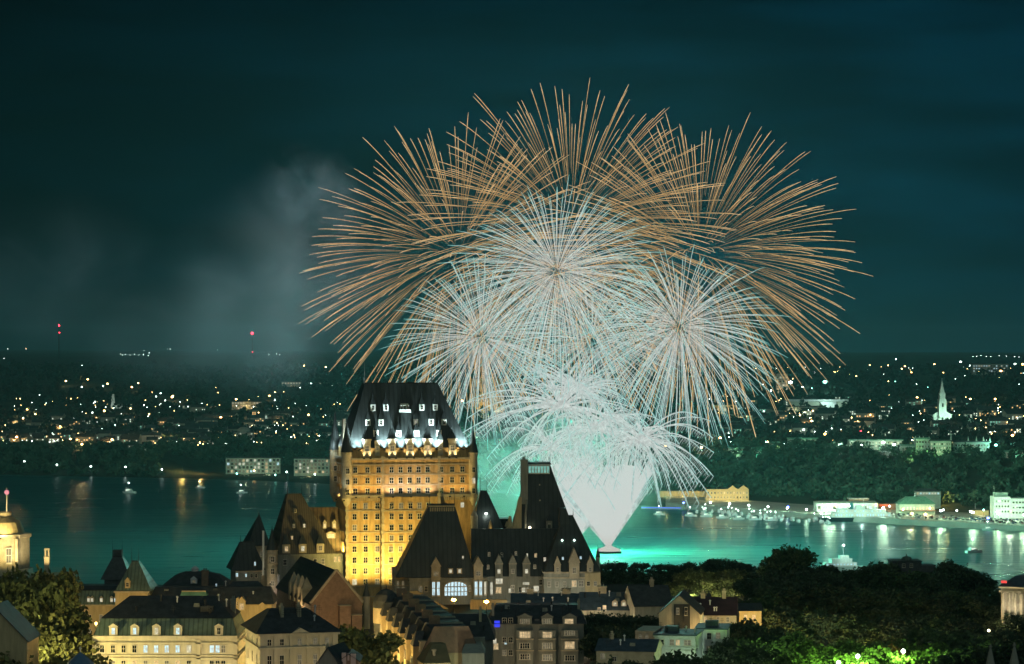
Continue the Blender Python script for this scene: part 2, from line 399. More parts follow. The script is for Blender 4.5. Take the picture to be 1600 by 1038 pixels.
T.part('downpipe', MB().tube((T.X(595.5), -.2, 0), (T.X(595.5), -.2, T.Z(778)), .15, .15, 6), metal_d)
T.grid((556, 575, 592, 612, 626, 640, 654, 668, 689, 706, 722), (734, 750.5, 767), 7.6, 9.4, 'dddddddm' 'dddh')
T.grid((555, 572, 590), (790, 806.5, 823.5, 840, 857, 874, 891, 908), 7.6, 9.4, 'dddmddmhd')
T.grid((611, 625.5, 640, 654, 668), (790, 806.5, 823.5, 840), 7.4, 9.4, 'dddmd', -1.6)
T.grid((610, 625), (857, 874, 891, 908, 925), 7.4, 9.4, 'dmdm', -1.6)
T.win(722, 790, 6, 8, 'white')
T.side(542, (5, 10, 15, 20), 734, 6, 8, 'dark'); T.side(542, (5, 10, 15, 20), 752, 6, 8, 'dim'); T.side(542, (6, 12, 18), 768, 6, 8, 'dark')
_, yf = T.roof((545, 733), 700, (577, 691), 600, copper, .2, 23.8, 8.5, 15.5, over=.25)
T.cresting(577, 691, 600, 8.6, 1.3)
T.cresting(577, 691, 600, 15.3, 1.3)
T.chimney(633.5, 612, 593, 4.5, 10.5, stone_d, pots=0)
for px in (579, 684):
    T.part('finial', MB().tube((T.X(px), 12, T.Z(601)), (T.X(px), 12, T.Z(590)), .35, .2, 8).tube((T.X(px), 12, T.Z(590)), (T.X(px), 12, T.Z(566)), .12, .03, 6), metal_w)
for px in (543.5, 597.5, 684.5, 740.5):
    b = MB()
    for k_ in range(40): z_ = k_*1.25; w_ = .55 if k_ % 2 else .35; b.box(T.X(px)-w_, T.X(px)+w_, -1.72 if 590 < px < 690 else -.12, -1.5 if 590 < px < 690 else .05, z_, z_+1.15)
    b.f = b.f; T.part('quoin', b, stone)
for px, py in ((587, 637), (607, 637), (663, 637), (684, 637), (578, 660), (598, 660), (676, 660), (696, 660), (652, 660), (589, 677), (624, 677), (652, 677), (687, 677)):
    y = yf(py + 5) - .1
    T.dormer(px, py+5.5, py-4.5, 8, y, 3.5, white_w, copper, 'white' if rnd.random() < .2 else 'dark', True, py-17, (4.6, 7.5), fin=True)
y = yf(645); T.part('balcony', MB().box(T.X(627), T.X(645), y-.9, y+2, T.Z(645), T.Z(640.5)).box(T.X(629), T.X(643), y-.2, y+2.4, T.Z(640.5), T.Z(633)), white_w)
for px in (631, 636, 641): T.win(px, 637, 3.4, 6, 'dark', y-.2)
T.dormer(636, 633, 631, 12, yf(640), 3.5, white_w, copper, None, True, 615, fin=True)
for px in (574, 613, 640.5, 668, 706.5):
    T.dormer(px, 714, 687, 12, -.15, 6, stone, copper, 'warm' if px in (668,) else 'dim', True, 668 if px in (613, 640.5, 668) else 672, (7, 9), fin=True)
    T.bands(px-6, px+6, (687,), 3, stone, y0=-.2, th=.5, pr=.3)
for px in (590, 688): T.dormer(px, 712, 688, 8, -.1, 4, stone, copper, 'dim', True, 676, (4, 6), fin=True)
T.turret(543.5, .5, 8.5, 778, 706, 652, stone, copper, 14, ((735, 9, 'dark'), (752, 9, 'dark'), (768, 9, 'dark')))
T.turret(540.5, 23.5, 8.5, 775, 706, 637, stone, copper, 14, ((735, 9, 'dark'), (752, 9, 'dark')))
T.turret(739, .5, 7.5, 780, 708, 663, stone, copper, 13, ((735, 9, 'dark'), (752, 9, 'white'), (768, 9, 'dark')))
T.part('chimney', MB().box(T.X(543), T.X(547), 8, 11, T.Z(716), T.Z(655)), stone)
# floodlights: yellow at the foot, pink on the ledge, cool white round the roof
for px, y, p in ((552, -13, 10500), (580, -15, 12500), (606, -15, 11500), (634, -13, 10000)):
    T.flood(px, 934, y, 34, 13, p*1.1, YEL, 106)
T.flood(527, 862, 14, 20, 2, 1500, (1.0, .6, .15), 80)
for px in (612, 640, 668): T.flood(px, 773.5, -3.0, 7, 2.4, 900, PINK, 130)
for px in (555, 575, 590, 700, 722): T.flood(px, 773.5, -3.2, 8, 2.6, 420, (1, .62, .2), 130)
T.flood(534, 780, 10, 6, .5, 700, (1, .6, .2), 130)
for px in (555, 563, 601, 627, 654, 681, 720, 728): T.flood(px, 699.5, -.45, 10, 2.8, 1500, COOLW, 120)
for px in (560, 600, 627, 654, 681, 722): T.flood(px, 700.5, -1.9, 12, 6.2, 12500, COOLW, 80)
for y_ in (5, 12, 19): lamp('SPOT', (T.X(543.2), y_, T.Z(701)), 9000, COOLW, T.o, .3, (T.X(556), y_, T.Z(660)), 120)
lamp('POINT', (T.X(530), 20, T.Z(697)), 900, COOLW, T.o, .3)
for px in (569, 579, 608, 618, 635, 646, 663, 673, 701, 712): T.flood(px, 713.5, -.75, 4, .5, 420, (1, .8, .42), 80)
T.flood(536, 778, -4, 12, 3, 500, COOLW, 60)

# front pavilion with the great arched window
P1 = Bld('castle_pavilion', 'castle pavilion with a tall dark truncated roof and a lit arched window', 'castle wing', 700, 850, 945, 6)
P1.part('wall', MB().box(P1.X(640), P1.X(762), 0, 16, 0, P1.Z(903)), stone_d)
P1.part('corner_wall', MB().box(P1.X(618), P1.X(641), 3, 18, 0, P1.Z(893)), stone_d)
P1.bands(640, 762, (904, 908.5), 15, stone_d, th=.4, pr=.3)
P1.bands(618, 641, (893, 905, 916, 925), 15, stone, y0=3, th=.3, pr=.15, name='string_course')
_, yf = P1.roof((620, 742), 902, (674, 713), 790, copper, 0, 17, 7, 11, over=.3)
P1.cresting(674, 713, 790, 7.1, 1.6)
b = MB()
for k in range(14):
    x = P1.X(675+k*2.8); y = yf(798)
    b.box(x-.14, x+.14, y-.2, y+.4, P1.Z(805), P1.Z(795))
b.box(P1.X(672), P1.X(714), yf(793)-.35, yf(793)+.5, P1.Z(794), P1.Z(792))
P1.part('roof_arcade', b, stone_y)
P1.part('hip_chimney', MB().box(P1.X(651), P1.X(661), 2, 5, P1.Z(905), P1.Z(884)).box(P1.X(650), P1.X(662), 1.8, 5.2, P1.Z(884), P1.Z(882)), stone_d)
for px in (681, 747):
    P1.dormer(px, 908, 885, 14, -.7, 7, stone, stone, 'dim', False, 870, (8, 7))
    P1.dormer(px, 940, 907, 16, -.75, 2, stone_d, stone_d, None, False, 906)
    for dx in (-3.6, 3.6): P1.win(px+dx, 919, 5, 23, 'cool', -.76)
P1.dormer(629.5, 905, 889, 7, 2.3, 5, stone_y, stone, 'dark', False, 872)
for px in (704, 718): P1.dormer(px, 897, 888, 8, yf(894)-.3, 4, stone, copper, 'white', True, 880)
P1.dormer(724, 876, 868, 5, yf(873), 3, copper, copper, 'white', True, 863)
# arched window
b = MB(); x0, x1, zc, za = P1.X(694), P1.X(730), P1.Z(917), P1.Z(908.5); xm = (x0+x1)/2; hw = (x1-x0)/2
b.face([(x0, -.12, P1.Z(931)), (x1, -.12, P1.Z(931)), (x1, -.12, zc)] + [(xm+hw*math.cos(a), -.12, zc+(za-zc)*math.sin(a)) for a in np.linspace(.1, math.pi-.1, 14)] + [(x0, -.12, zc)], 1)
for k in range(8):
    x = x0 + (x1-x0)*k/7; zz = zc + (za-zc)*math.sqrt(max(0, 1-((x-xm)/hw)**2)); b.box(x-.13, x+.13, -.3, -.02, P1.Z(931), max(zz, zc))
b.box(x0, x1, -.28, -.02, zc-.15, zc+.15); b.box(x0, x1, -.26, -.02, P1.Z(925)-.1, P1.Z(925)+.1)
for a in np.linspace(0, math.pi, 13)[:-1]:
    a2 = a+math.pi/12; b.tube((xm+hw*math.cos(a), -.15, zc+(za-zc)*math.sin(a)), (xm+hw*math.cos(a2), -.15, zc+(za-zc)*math.sin(a2)), .22, .22, 5)
P1.part('arched_window', b, [stone, W_COOL])
P1.grid((623, 631), (912, 921, 934), 4, 7, 'dmm', 2.85)
P1.win(657, 920, 6, 9, 'dim'); P1.win(666, 920, 5, 9, 'dark'); P1.win(734, 920, 4, 9, 'dim'); P1.win(758, 919, 3.5, 22, 'white')

# long dormered wing
P2 = Bld('castle_wing', 'long dark roofed castle wing with three stone dormers beside the arched pavilion', 'castle wing', 800, 858, 943, 3)
P2.body(763, 850, 901, 17, stone_d)
P2.bands(763, 850, (902,), 16, stone_d, th=.4, pr=.3)
_, yf = P2.roof((738, 905), 901, (738, 902), 829, copper, 0, 18, 8.6, 9.4, over=.3)
for px in (779.5, 801, 822.5):
    P2.dormer(px, 904, 881, 11.5, -.6, 7, stone_d, stone_d, 'white' if px != 801 else 'dim', False, 866, (5, 7))
    P2.bands(px-6, px+6, (881,), 2, stone, y0=-.66, th=.25, pr=.1)
for px, py, k in ((765, 867, 'dim'), (763, 886, 'dim'), (807, 866, 'dim'), (824, 869, 'white'), (838, 869, 'warm'), (852, 875, 'white'), (836, 886, 'dim'), (785, 868, 'dark')):
    P2.dormer(px, py+4, py-3.5, 5.5, yf(py+3)-.1, 4, copper, copper, k, True, py-9, (4, 6.4))
P2.win(780, 908, 12, 9, 'white_w'); P2.win(779, 922, 9, 10, 'warm'); P2.win(801, 920, 6, 11, 'dim'); P2.win(822, 912, 11, 4, 'white_w'); P2.win(826, 922, 8, 7, 'white')
P2.win(818, 922, 6, 7, 'white'); P2.win(838, 920, 9, 9, 'white_w'); P2.win(797, 923, 5, 7, 'white'); P2.win(768, 919, 4, 20, 'white'); P2.win(812, 922, 4, 9, 'dark'); P2.win(845, 910, 5, 9, 'dark')

# great steep tower roof over the wing, lit loggia on its crown
P3 = Bld('castle_keep', 'very steep green lit castle roof with a pale glazed loggia at the crown', 'castle wing', 845, 872, 930, 3)
P3.body(797, 900, 850, 22, stone_d)
_, yf = P3.roof((799, 905), 850, (829, 862), 728, copper, 0, 22, 8, 13, over=0)
P3.roof((829, 862), 728, (828, 863), 725, copper, 8, 13, 8, 13, name='crown', over=.5)
b = MB().box(P3.X(827), P3.X(861), yf(742)-.4, 12, P3.Z(742.5), P3.Z(727))
o = P3.part('loggia', b, white_w)
for k in range(7): P3.win(829.6+k*4.8, 735, 4.2, 12, 'teal', yf(742)-.42, o)
P3.cresting(827, 862, 724.5, 8, 1.3)
P3.part('chimney', MB().box(P3.X(815), P3.X(826), 4, 7, P3.Z(830), P3.Z(722)).box(P3.X(814.3), P3.X(826.7), 3.8, 7.2, P3.Z(722), P3.Z(719)).lathe([(.5, P3.Z(719)), (.4, P3.Z(715))], 8, P3.X(820), 5.5), stone_d)
P3.part('stair_gable', MB().frustum((P3.X(800), P3.X(815), 1, 6), P3.Z(832), (P3.X(812), P3.X(816), 3, 6), P3.Z(778)), stone_y)
P3.part('ornament', MB().frustum((P3.X(788), P3.X(803), -1, 2), P3.Z(828), (P3.X(794), P3.X(799), 0, 1), P3.Z(822)).tube((P3.X(796.5), .5, P3.Z(823)), (P3.X(796.5), .5, P3.Z(806)), 1.0, .3, 8).tube((P3.X(791), .5, P3.Z(823)), (P3.X(792), .5, P3.Z(815)), .5, .2, 6), stone_y)
P3.part('ridge_rib', MB().tube((P3.X(820), 1.2, P3.Z(830)), (P3.X(824), 3.5, P3.Z(782)), .45, .35, 6), stone_d)
for px, py in ((845, 759), (845, 783)): P3.dormer(px, py+1.5, py-1.5, 3, yf(py)-.1, 2, copper, copper, 'dim', True, py-6)
P3.dormer(858.5, 838, 814, 9, yf(836)-.6, 5, stone_d, copper, 'dark', True, 804)
MB().lathe([(.05, -.5), (.45, -.25), (.5, 0), (.35, .35), (.05, .5)], 10).build('lantern', emit('lantern glass', (1, .9, .62), 4), P3.o, (P3.X(828), yf(826)-.6, P3.Z(825)))
lamp('POINT', (P3.X(828), yf(826)-1.4, P3.Z(824)), 120, (1, .85, .55), P3.o, .3)

P4 = Bld('castle_end_pavilion', 'green lit end pavilion of the castle with one big and two small stone gables', 'castle wing', 893, 850, 943, 3)
P4.body(850, 937, 893, 18, stone_d)
P4.bands(850, 937, (895, 903), 17, stone, th=.4, pr=.25)
P4.part('corner_pier', MB().box(P4.X(914), P4.X(938), -.8, 1, 0, P4.Z(895)), stone_y)
_, yf = P4.roof((852, 938), 893, (884, 899), 809, copper, 0, 19, 9, 10, over=.2)
P4.cresting(884, 899, 809, 9.2, 1)
P4.part('roof_shoulder', MB().frustum((P4.X(878), P4.X(905), 6, 16), P4.Z(850), (P4.X(877), P4.X(887), 9, 13), P4.Z(797)), copper)
P4.dormer(897, 903, 879, 16, -.9, 7, stone, stone, 'dim', False, 856, (6, 9))
for px in (871, 922): P4.dormer(px, 897, 883, 10, -.5, 6, stone, stone, 'dim', False, 869, (4, 7))
for px, py in ((880, 873), (908, 872)): P4.dormer(px, py+4, py-3.5, 6, yf(py+2)-.1, 4, copper, copper, 'cool', True, py-9)
P4.win(897, 912, 8, 10, 'warm', -.02); P4.win(908, 912, 8, 10, 'dim'); P4.grid((858, 870, 882), (913,), 5, 8, 'mmd'); P4.grid((919, 930), (912,), 5, 7, 'dm', -.8)
P4.turret(935.5, 3, 3.2, 900, 872, 853, stone_d, copper)
for px in (880, 899): MB().lathe([(.03, -.4), (.4, 0), (.03, .4)], 8).build('lantern', emit('cool lantern glass', (.7, 1, .85), 4), P4.o, (P4.X(px), yf(846)-.5, P4.Z(846)))

P5 = Bld('castle_rear_tower', 'small dark steep roofed castle tower behind the wing with a bright lamp', 'castle wing', 760, 893, 900, 5)
P5.body(740, 786, 826, 14, stone_d)
_, yf = P5.roof((740, 786), 826, (753, 763), 769, copper, 0, 14, 5.5, 8, over=.3)
P5.cresting(753, 763, 769, 5.6, 2.2)
P5.body(778, 800, 812, 8, copper, y0=4, name='link_roof')
P5.part('turret', MB().lathe([(1.2, P5.Z(840)), (1.2, P5.Z(806)), (.05, P5.Z(795))], 10, P5.X(741), 0), stone)
P5.part('stone_spirelet', MB().lathe([(1.1, P5.Z(829)), (.1, P5.Z(812))], 6, P5.X(766), -1), stone_y)
P5.part('lantern', MB().lathe([(.05, P5.Z(801.3)), (.55, P5.Z(803)), (.05, P5.Z(804.7))], 10, P5.X(760), yf(803)-.6), emit('bright lantern glass', (.9, 1, .9), 9))
lamp('POINT', (P5.X(760), yf(803)-1.4, P5.Z(803)), 300, (.85, 1, .9), P5.o, .3)
P5.flood(765, 832, -3, 5, 2, 120, WARM, 80)

# left wing of the castle
P6 = Bld('castle_wing', 'brown seamed pyramid roofed castle wing left of the golden tower', 'castle wing', 480, 895, 940, 16)
P6.body(436, 536, 866, 18, stone_d)
P6.bands(436, 536, (867,), 17, stone_d, th=.4, pr=.4)
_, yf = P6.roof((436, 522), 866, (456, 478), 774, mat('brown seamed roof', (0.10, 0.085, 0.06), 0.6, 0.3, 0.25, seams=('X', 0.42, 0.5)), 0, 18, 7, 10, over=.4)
P6.cresting(456, 478, 774, 7, 1.4)
for px, py, k in ((462, 822, 'dim'), (478, 822, 'white'), (458, 840, 'warm'), (466, 799, 'dark')):
    P6.dormer(px, py+4.5, py-4, 6, yf(py+4)-.1, 4, copper, copper, k, True, py-10)
for px, k in ((448, 'warm'), (473, 'white'), (500, 'dim')): P6.dormer(px, 864, 850, 12, -.3, 5, stone, copper, k, True, 834, (6, 8))
P6.win(523, 875, 4, 8, 'warm'); P6.win(529, 875, 4, 8, 'warm'); P6.win(446, 878, 6, 9, 'dark'); P6.grid((480, 492, 504), (878,), 6, 9, 'dmd')
P7 = Bld('castle_link', 'orange lit seamed roof linking the golden tower and the left wing', 'castle wing', 512, 905, 940, 12)
P7.body(486, 536, 866, 12, stone_d)
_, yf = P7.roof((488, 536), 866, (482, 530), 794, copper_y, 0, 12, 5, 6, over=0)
for px, py in ((509, 822), (524, 822)): P7.dormer(px, py+5, py-4.5, 6, yf(py+5)-.1, 4, stone, copper, 'white', False, py-9)
P7.dormer(518, 842, 834, 14, yf(842)-.1, 4, stone, copper, None, False, 831); P7.win(518, 838, 11, 6, 'white_w', yf(842)-.12)
P7.flood(531, 862, -5, 9, 6, 6500, YEL, 120)
P7.flood(507, 862, -3.5, 7, 3, 250, COOLW, 60)

# lower left pavilion, pointed roof, drum turret
P8 = Bld('castle_corner_pavilion', 'low dark hipped pavilion at the river end of the castle with two lit lamps', 'castle wing', 388, 880, 945, 14)
P8.body(369, 408, 892, 12, stone_d)
_, yf = P8.roof((366, 410), 891, (379, 399), 849, copper, 0, 12, 4, 7, over=.8)
P8.cresting(379, 399, 849, 4, 1.1)
P8.dormer(398, 886, 876, 5, yf(885)-.2, 3, copper, copper, 'cool', True, 872)
P8.bands(369, 408, (893,), 12, stone, th=.5, pr=.3); P8.win(370.5, 898, 4, 6, 'cool'); P8.win(384.5, 899, 3, 5, 'cool'); P8.grid((393, 400), (900,), 3.5, 6, 'dm')
P9 = Bld('castle_pointed_roof', 'sharp pointed castle roof between the corner pavilion and drum turret', 'castle wing', 408, 893, 945, 14)
P9.body(390, 426, 852, 14, stone)
P9.roof((390, 420), 853, (408.5, 410), 806, copper, 0, 13, 6, 6.4, over=.5)
P9.part('finial', MB().tube((P9.X(409), 6.2, P9.Z(808)), (P9.X(409), 6.2, P9.Z(799)), .2, .03, 6), metal_d)
P9.grid((398, 408), (866, 880, 896), 4, 7, 'dmh')
P10 = Bld('castle_drum_turret', 'round pale stone drum turret with a conical dark roof beside the castle wing', 'castle wing', 426, 872, 945, 10)
P10.turret(426, 2, 8.5, 945, 860, 822, stone, copper, 0, ((874, 9, 'dark'), (893, 9, 'dark'), (912, 8, 'dim'), (928, 8, 'dim')))
for py in (869, 884): P10.part('band', MB().lathe([(8.6*P10.k, P10.Z(py)), (9.3*P10.k, P10.Z(py)+.2), (9.3*P10.k, P10.Z(py)+.6), (8.5*P10.k, P10.Z(py)+.8)], 18, 0, 2), stone)
for dx in (-3.3, 3.3): P10.win(426+dx, 874.5, 3.6, 9, 'dim_d', 2-8.1*P10.k)
P10.part('chimney', MB().box(P10.X(411), P10.X(414), 2, 3, P10.Z(900), P10.Z(830)), white_w)
P10.part('stair_wall', MB().box(P10.X(433), P10.X(438), 3, 9, 0, P10.Z(900)), white_w)
lamp('POINT', (P10.X(412), -7, P10.Z(922)), 900, (1, .8, .5), P10.o, .5)
lamp('POINT', (P10.X(436), -4, P10.Z(935)), 500, (1, .8, .75), P10.o, .5)

# gabled chapel-like wing in front
G = Bld('gabled_wing', 'brown gabled brick wing with a long dark roof in front of the golden tower', 'castle wing', 526, 800, 985, 15)
x0, x1 = G.X(487), G.X(565); zt, za = G.Z(941), G.Z(893)
G.part('wall', MB().box(x0, x1, 0, 58, 0, zt).gable(x0, x1, 0, 58, zt, za-.05, 'y', 0, 0), brownb)
b = MB(); e = .5; xm = (x0+x1)/2
for sx, xe in ((-1, x0), (1, x1)):
    n = (za-zt)/(xm-x0)
    b.face([(xe+sx*e, .5, zt-e*n+.25), (xm, .5, za+.25), (xm, 58.3, za+.25), (xe+sx*e, 58.3, zt-e*n+.25)][::sx], 0)
    b.face([(xe+sx*e, .5, zt-e*n-.05), (xe+sx*e, 58.3, zt-e*n-.05), (xm, 58.3, za), (xm, .5, za)][::sx], 0)
G.part('roof', b, copper)
b = MB()
for sx, xe in ((-1, x0), (1, x1)):
    b.tube((xe+sx*.3, .1, zt-.2), (xm, .1, za+.5), .42, .42, 6)
G.part('coping', b, stone)
for y in (13, 20, 27, 34): 
    G.part('stone_dormer', MB().box(x0-.5, x0+2.8, y-1.1, y+1.1, zt-2, zt+3).frustum((x0-.5, x0+2.8, y-1.2, y+1.2), zt+3, (x0+1, x0+1.1, y-.05, y+.05), zt+6.5), stone)
for y in (8, 16, 24): G.part('roof_vent', MB().frustum((x1-3.2, x1-1.4, y-.6, y+.6), zt+1, (x1-2.4, x1-2.3, y-.05, y+.05), zt+6), copper)
G.turret(574, 2, 5.5, 985, 934, 908, stone_d, copper)
G.part('porch', MB().box(G.X(528), G.X(545), -3, 0, 0, G.Z(946)).box(G.X(546.5), G.X(562), -3, 0, 0, G.Z(961)), brownb)
G.part('porch_cap', MB().box(G.X(527), G.X(545.6), -3.3, 0, G.Z(946), G.Z(945)).box(G.X(546), G.X(563), -3.3, 0, G.Z(961), G.Z(960)), stone)
lamp('POINT', (G.X(505), -16, G.Z(985)), 3200, (1, .66, .32), G.o, .6)
lamp('POINT', (G.X(478), 14, G.Z(960)), 1500, (1, .72, .36), G.o, .5)
# terraces in front of the castle court
K = Bld('terrace_wall', 'ramped pale terrace wall below the arched castle pavilion', 'wall', 680, 838, 952, 0)
K.part('parapet', MB().frustum((K.X(640), K.X(672), -1, 1), 0, (K.X(640), K.X(672), -1, 1), K.Z(934)), stone)
K.part('ramp', MB().frustum((K.X(640), K.X(700), 1.05, 3), 0, (K.X(640), K.X(652), 1.05, 3), K.Z(924)), stone_y)
K.part('court_wall', MB().box(K.X(735), K.X(792), -1, 1, 0, K.Z(937)), stone_y)

# ------------------------------------------------------------------ street lamps of the upper town
def street_lamp(px, d, z, power, col, label, h=7.0, group=None, glow=14, r=.32, head=True):
    h = max(4.5, z-60)
    o = empty('street_lamp', (wx(px, d), d, z-h), 0, label, 'street lamp', group)
    MB().tube((0, 0, 0), (0, 0, h-.3), .12, .07, 8).lathe([(.22, 0), (.2, .5), (.12, .6)], 8).build('post', metal_d, o)
    em = emit('lamp glass %.2f %.2f %.2f' % col, col, glow)
    MB().lathe([(r*.2, h-.3), (r*.85, h-.1), (r, h+.15), (r*.7, h+.4), (.02, h+.5)], 10).build('lamp_globe', em, o)
    lamp('POINT', (0, 0, h-.45), power*3.2, col, o, .35)
    return o
OR = (1.0, 0.52, 0.06)
street_lamp(709, 822, wz(938, 822), 1000, OR, 'orange street lamp glowing before the arched castle window', glow=60, r=.75)
street_lamp(760, 806, wz(941, 806), 1100, OR, 'orange street lamp glowing in front of the pale court wall', glow=60, r=.75)
for px, p in ((815, 1000), (865, 900), (910, 900)):  # added unseen lamps, neutral light for the grey castle stone
    street_lamp(px, 836 if px > 740 else 830, 63.8, p, (1, .97, .78), 'added lamp hidden behind the roofs, brightening the castle front', group='added fill lamps before the castle front')
# ------------------------------------------------------------------ foreground: upper town buildings
A = Bld('mansard_building', 'cream stone block with green mansard roof, white dormers and cool lit windows', 'building', 250, 600, 1130, 0)
A.body(146, 370, 997, 20, stucco)
A.bands(146, 370, (998, 1005, 1024.5, 1029), 20, stucco, th=.35, pr=.3)
_, yf = A.roof((146, 370), 995, (156, 362), 968, green_r, 0, 20, 2.2, 17.8, name='mansard', over=.2)
A.roof((156, 362), 968.1, (192, 330), 938, slate, 2.2, 17.8, 9, 11, over=.25)
for px, k in ((177, 'cool'), (210.5, 'cool'), (244.5, 'white'), (278, 'cool'), (342, 'dark')):
    A.dormer(px, 993, 979, 13, -.1, 3.5, stucco, stucco, k, False, 974.5, (6, 11))
A.part('parapet', MB().box(A.X(145), A.X(371), -.45, -.05, A.Z(998), A.Z(993.5)), stucco)
for px, k in ((159.5, 'dark'), (176.5, 'dark'), (193, 'dark'), (210, 'dark'), (227.5, 'cool'), (244, 'cool'), (260.5, 'cool'), (277.5, 'cool'), (295, 'white'), (331, 'cool'), (340, 'cool'), (349, 'dim')):
    A.win(px, 1014, 7.5, 12.5, k); A.win(px, 1037, 7.5, 10, pick('ddmw'))
for px in (310, 147.5, 368): A.part('pilaster', MB().box(A.X(px)-.45, A.X(px)+.45, -.3, .1, 0, A.Z(997)), stucco)
A.part('roof_hatch', MB().box(A.X(310), A.X(330), 4, 8, A.Z(962), A.Z(950)), slate)
A.chimney(357, 975, 945, 8, 10, stone_d)
lampcol = (1.0, .74, .34)
for i, (px, dd) in enumerate(((165, 14), (215, 16), (265, 15), (318, 15), (362, 13))):
    street_lamp(px, 600-dd, 67, 900 if i else 600, (1, .86, .5) if i > 1 else (.8, 1, .66), 'street lamp on the pavement before the cream mansard block', group='street lamps before the cream mansard block')

B2 = Bld('neoclassical_building', 'cream classical building with dark hipped roof and a small triangular pediment', 'building', 468, 575, 1140, 15)
B2.body(408, 527, 990, 19, stucco)
B2.bands(408, 527, (991, 1012), 19, stucco, th=.45, pr=.4)
_, yf = B2.roof((405, 529), 989, (432, 492), 957, slate, 0, 19, 8, 11, over=.7)
for px, k in ((422, 'dark'), (441, 'dark'), (468, 'dim'), (492, 'dim'), (510, 'dim')):
    B2.win(px, 1003, 7, 10.5, k); B2.win(px, 1031, 7.5, 17, 'dim' if k == 'dim' else 'dark')
for px in (431, 455, 481, 501, 521): B2.part('pilaster', MB().box(B2.X(px)-.3, B2.X(px)+.3, -.22, .1, 0, B2.Z(991)), stucco)
B2.part('pediment', MB().gable(B2.X(453), B2.X(485), -.6, 4, B2.Z(989.8), B2.Z(981), 'y', 1, 0), [stucco, stone])
B2.chimney(448, 975, 953, 5, 5, stone, 2.2); B2.chimney(474.5, 975, 952, 5.5, 5, stone, 2.2)
B2.part('roof_deck', MB().box(B2.X(450), B2.X(472), 6.5, 10, B2.Z(972), B2.Z(956)), slate)
B2.side(408, (4, 10, 15.5), 1003, 6, 10, 'dark'); B2.side(408, (4, 10, 15.5), 1031, 6, 15, 'dark')
for dx, y, p, l in ((-8, 10, 3200, 'street lamp in the narrow street left of the classical building'), (2, -14, 1500, 'street lamp on the pavement before the left of the classical front'), (13, -15, 1300, 'street lamp on the pavement before the right of the classical front')):
    th = R(15); bx = B2.X(408)+dx if dx < 0 else dx; 
    X_, Y_ = bx*math.cos(th)-y*math.sin(th), bx*math.sin(th)+y*math.cos(th)
    street_lamp(800+(wx(468, 575)+X_)*F/(575+Y_), 575+Y_, 70, p, (1.0, .68, .24) if dx < 0 else lampcol, l)

# long row of houses running away from the eye, lit along its left front
C = Bld('terrace_house_row', 'long tall row of yellow lit stone houses running away from view under mansard roofs', 'building', 660, 604, 1140, 8.5)
hz = C.Z(1021)
C.part('wall', MB().box(-.2, 13, 0, 84, 0, hz), stone_y)
C.part('roof', MB().frustum((-.3, 13.2, -.1, 84), hz, (2.2, 10.8, 0, 82), hz+5.2), slate)
C.part('end_gable', MB().frustum((-.2, 13, -.35, -.11), hz, (2.6, 10.4, -.3, -.15), hz+6), brownb)
for k in range(6):
    y = 6+14*k
    C.part('bay', MB().box(-1.7, -.15, y-2.6, y+2.6, 0, hz+1.2).frustum((-1.8, .2, y-2.8, y+2.8), hz+1.2, (-.8, 1, y-.9, y+.9), hz+4.4, 1), [stone_y, slate])
    for dy in (-4.6, 4.6):
        dm = MB().box(-.4, 2.6, y+dy-.9, y+dy+.9, hz, hz+2.4).box(-.6, 2.8, y+dy-1.1, y+dy+1.1, hz+2.4, hz+2.7).build('dormer', stone, C.o)
        put(WIN['dark'], 'window', dm, (-.4, y+dy, hz+1.2), R(-90), (1.1, 1, 1.6))
    for z in (hz-2.4, hz-6, hz-9.6):
        for dy in (-1.2, 1.2): put(WIN[pick('ddm')], 'window', C.o, (-1.7, y+dy, z), R(-90), (1.2, 1, 2))
        for dy in (-4.6, 4.6): put(WIN[pick('ddm')], 'window', C.o, (-.2, y+dy, z), R(-90), (1.2, 1, 2))
    C.part('chimney', MB().box(3, 5.5, y+6.4, y+7.6, hz+4, hz+7.2), brownb)
    C.part('party_wall', MB().frustum((-.35, 13, y+6.85, y+7.15), hz, (2.1, 10.8, y+6.85, y+7.15), hz+5.6), stone_d)
C.part('corner_dome', MB().lathe([(3.2, hz-6), (3.2, hz+2.5), (3.5, hz+2.6), (3.5, hz+3.1), (3.3, hz+4.2), (2.6, hz+5.8), (1.4, hz+6.8), (.2, hz+7.2), (.05, hz+8.4)], 16, .3, 83), [slate])
C.part('dome_drum', MB().lathe([(3.35, hz-1.5), (3.35, hz+2.4)], 16, .3, 83), stone)
th = R(8.5)
for i in range(5):
    y = 8+17*i; X_, Y_ = -12*math.cos(th)-y*math.sin(th), -12*math.sin(th)+y*math.cos(th)
    street_lamp(800+(wx(660, 604)+X_)*F/(604+Y_), 604+Y_, 66, 8000, (1.0, .66, .2), 'street lamp lighting the front of the yellow stone row', group='street lamps along the yellow stone row')
C2 = Bld('dark_roofed_house', 'brown house with a broad dark sloping roof beside the yellow stone row', 'house', 712, 640, 1130, 0)
C2.body(672, 770, 1000, 18, greyb)
C2.roof((672, 770), 1000, (690, 760), 965, slate, 0, 18, 9, 10)
C2.part('skylight', MB().lathe([(.1, 0), (.55, .1), (.55, .5), (.1, .7)], 10, C2.X(708), 3.6, ), stone).location = (0, 0, C2.Z(977))
C2.body(700, 722, 1006, 4, stone_d, y0=-4, name='annex'); C2.grid((706, 714), (1012,), 4, 6, 'dm', -4)
C2.chimney(750, 985, 958, 4, 6, stone)
C3 = Bld('flat_roofed_house', 'small pale house with a light grey flat roof below the dark roofed house', 'house', 740, 600, 1130, 0)
C3.part('wall', MB().box(C3.X(722), C3.X(757), 0, 9, 0, C3.Z(1021)), greyb)
